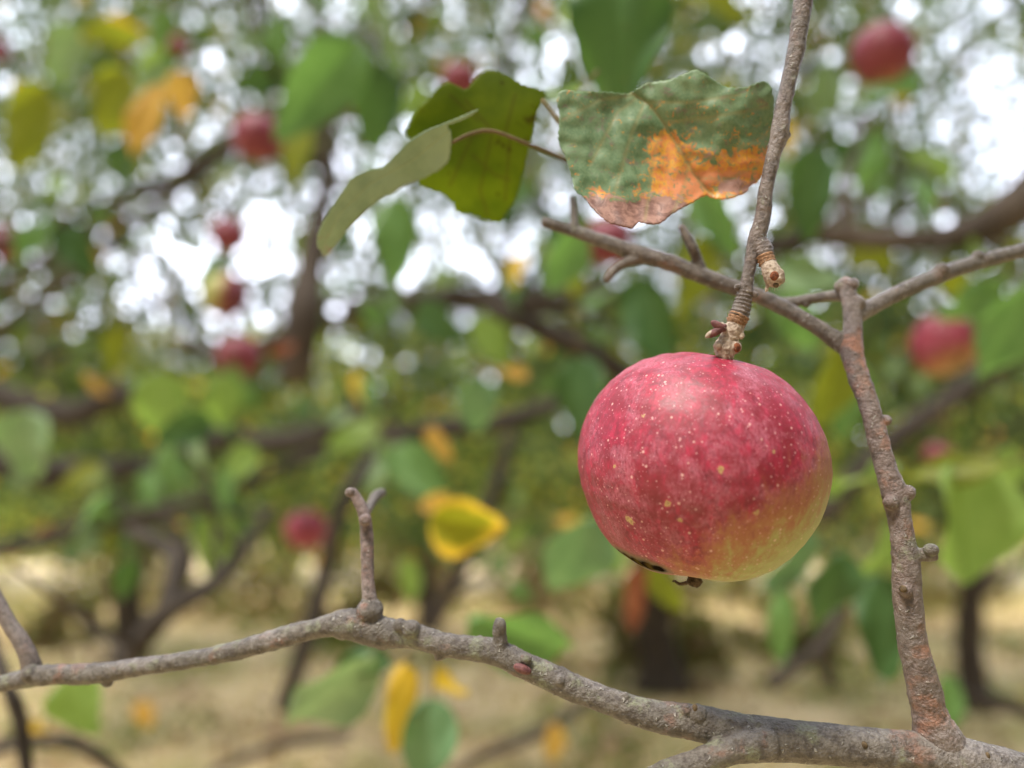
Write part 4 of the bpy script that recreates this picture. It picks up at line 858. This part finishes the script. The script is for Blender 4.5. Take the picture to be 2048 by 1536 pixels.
M_APPLE = apple_mat('apple_skin', RA, (.58, -.12, -.78), (.54, .86), spots=[(*on_apple(x_, y_), r_) for x_, y_, r_ in ((1256, 1036, .022), (1261, 1046, .020), (1443, 938, .020), (1332, 1008, .019), (1515, 1025, .015), (1362, 1040, .013), (1230, 935, .012), (1285, 830, .009), (1545, 905, .008))], patch=[(*on_apple(x_, y_), r_) for x_, y_, r_ in ((1241, 1104, .035), (1256, 1114, .055), (1275, 1124, .070), (1296, 1131, .070), (1317, 1137, .05))])
ap = thing('apple', P(AC[0], AC[1], AD), 'large sharp pink red apple with greenish lower right side hanging from the twig', 'apple')
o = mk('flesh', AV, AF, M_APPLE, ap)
mk('stalk', *tube(px_pts([(1450, 706, .1945, 7), (1448, 735, .199, 6), (1440, 800, .201, 6)]), .001, 10), M_FORK, ap)
cx = MB(); cx.add(blob(P(1388, 1160, .195), .0016, .0015, .0018)); cx.add(tube(px_pts([(1384, 1160, .194, 5), (1372, 1166, .194, 4), (1358, 1168, .194, 3), (1350, 1162, .194, 2.5), (1345, 1163, .194, 1.8)]), .0005, 8))
cx.add(tube(px_pts([(1378, 1134, .196, 10), (1384, 1154, .195, 8)]), .001, 10)); cx.add(tube(px_pts([(1390, 1154, .194, 8), (1400, 1164, .194, 6), (1392, 1174, .194, 3)]), .0006, 8))
cx.add(tube(px_pts([(1382, 1154, .194, 4), (1376, 1164, .193, 4), (1386, 1172, .193, 2)]), .0006, 8))
mk('calyx', *cx.get(), M_DRY, ap)

# ------------------------------------------------------------------ the other apples
M_APB = apple_mat('apple_skin_soft', .032, (.1, .1, -1), (1.0, 1.3), tone=.66); M_APE = apple_mat('apple_skin_bright', .032, (.1, .1, -1), (.95, 1.3), tone=1.0); M_APC = apple_mat('apple_skin_half', .032, (-.85, -.45, .1), (.22, .42), tone=.45)
M_APD = apple_mat('apple_skin_low', .032, (.35, -.25, -.9), (.50, 1.6), tone=.85)
def small_apple(cx_, cy_, wpx, Rm, mat, label, tilt=(0, 0)):
    d_ = F * 2 * Rm / wpx; c_ = P(cx_, cy_, d_)
    t_ = thing('apple', c_, label, 'apple', 'apples ripening on the tree'); V = []
    nth, nph = 36, 48; s0 = random.random() * 9
    for i in range(nth + 1):
        th = math.pi * i / nth
        for k in range(nph):
            ph = 2 * math.pi * k / nph
            r_ = Rm * (1 + .04 * math.sin(th) - .45 * math.exp(-(th / .2) ** 2) - .25 * math.exp(-((math.pi - th) / .22) ** 2) + .05 * noise.noise(Vector((math.cos(ph), math.sin(ph), th + s0))))
            V.append(Vector((r_ * math.sin(th) * math.cos(ph), r_ * math.sin(th) * math.sin(ph), r_ * math.cos(th) * .97)))
    Mx = Matrix.Rotation(tilt[0], 3, 'X') @ Matrix.Rotation(tilt[1], 3, 'Y')
    V = [tuple(c_ + Mx @ v_) for v_ in V]
    Fc = [(i * nph + k, (i + 1) * nph + k, (i + 1) * nph + (k + 1) % nph, i * nph + (k + 1) % nph) for i in range(nth) for k in range(nph)]
    mk('flesh', V, Fc, mat, t_)
    top = Mx @ Vector((0, 0, Rm * .5)); e = Mx @ Vector((.004, 0, Rm * 1.45))
    mk('stalk', *tube([(*(c_ + top)[:], .0013), (*(c_ + (top + e) / 2)[:], .0012), (*(c_ + e)[:], .0016)], .004, 8), M_FORK, t_)
    b_ = Mx @ Vector((0, 0, -Rm * .80)); mk('calyx', *blob(c_ + b_, .004, .004, .003), M_DRY, t_)
for a_ in [
    (515, 275, 98, .031, M_APB, 'red apple in the upper left, blurred, beside a long green leaf', (.1, .1)),
    (1765, 105, 118, .033, M_APB, 'dark pink apple in the upper right corner, blurred', (0, .2)),
    (1888, 690, 122, .033, M_APD, 'red apple with orange underside right of the fork', (-.75, -.2)),
    (1945, 640, 72, .030, M_APB, 'small red apple half hidden at the right of the orange bottomed one', (0, .3)),
    (612, 1060, 82, .030, M_APE, 'small bright red apple at lower left above the long branch', (0, 0)),
    (478, 712, 86, .031, M_APB, 'red apple in the middle left, lower of the two', (.2, .2)),
    (450, 590, 90, .030, M_APC, 'apple in front of the sky with a yellow left cheek', (0, 0)),
    (920, 160, 72, .030, M_APB, 'pink apple mostly hidden behind the top of the olive leaf', (0, 0)),
    (1215, 485, 100, .032, M_APB, 'red apple behind the sloping side branch under the mottled leaf', (.1, 0)),
    (457, 470, 70, .029, M_APB, 'small dark apple against the left sky gap above the yellow cheeked one', (0, 0)),
    (12, 488, 66, .030, M_APB, 'dark red apple at the left edge', (0, 0)),
    (1876, 910, 52, .030, M_APB, 'small pink apple above the large bright green leaf', (0, 0)),
    (352, 92, 48, .029, M_APB, 'small dark red apple near the top left beside the yellow leaf', (0, 0)),
    (714, 212, 42, .029, M_APB, 'faint distant red apple between the green leaves in the upper middle', (0, 0)),
    (-6, 98, 50, .030, M_APB, 'dark apple cut off by the top left edge', (0, 0))]:
    small_apple(*a_)
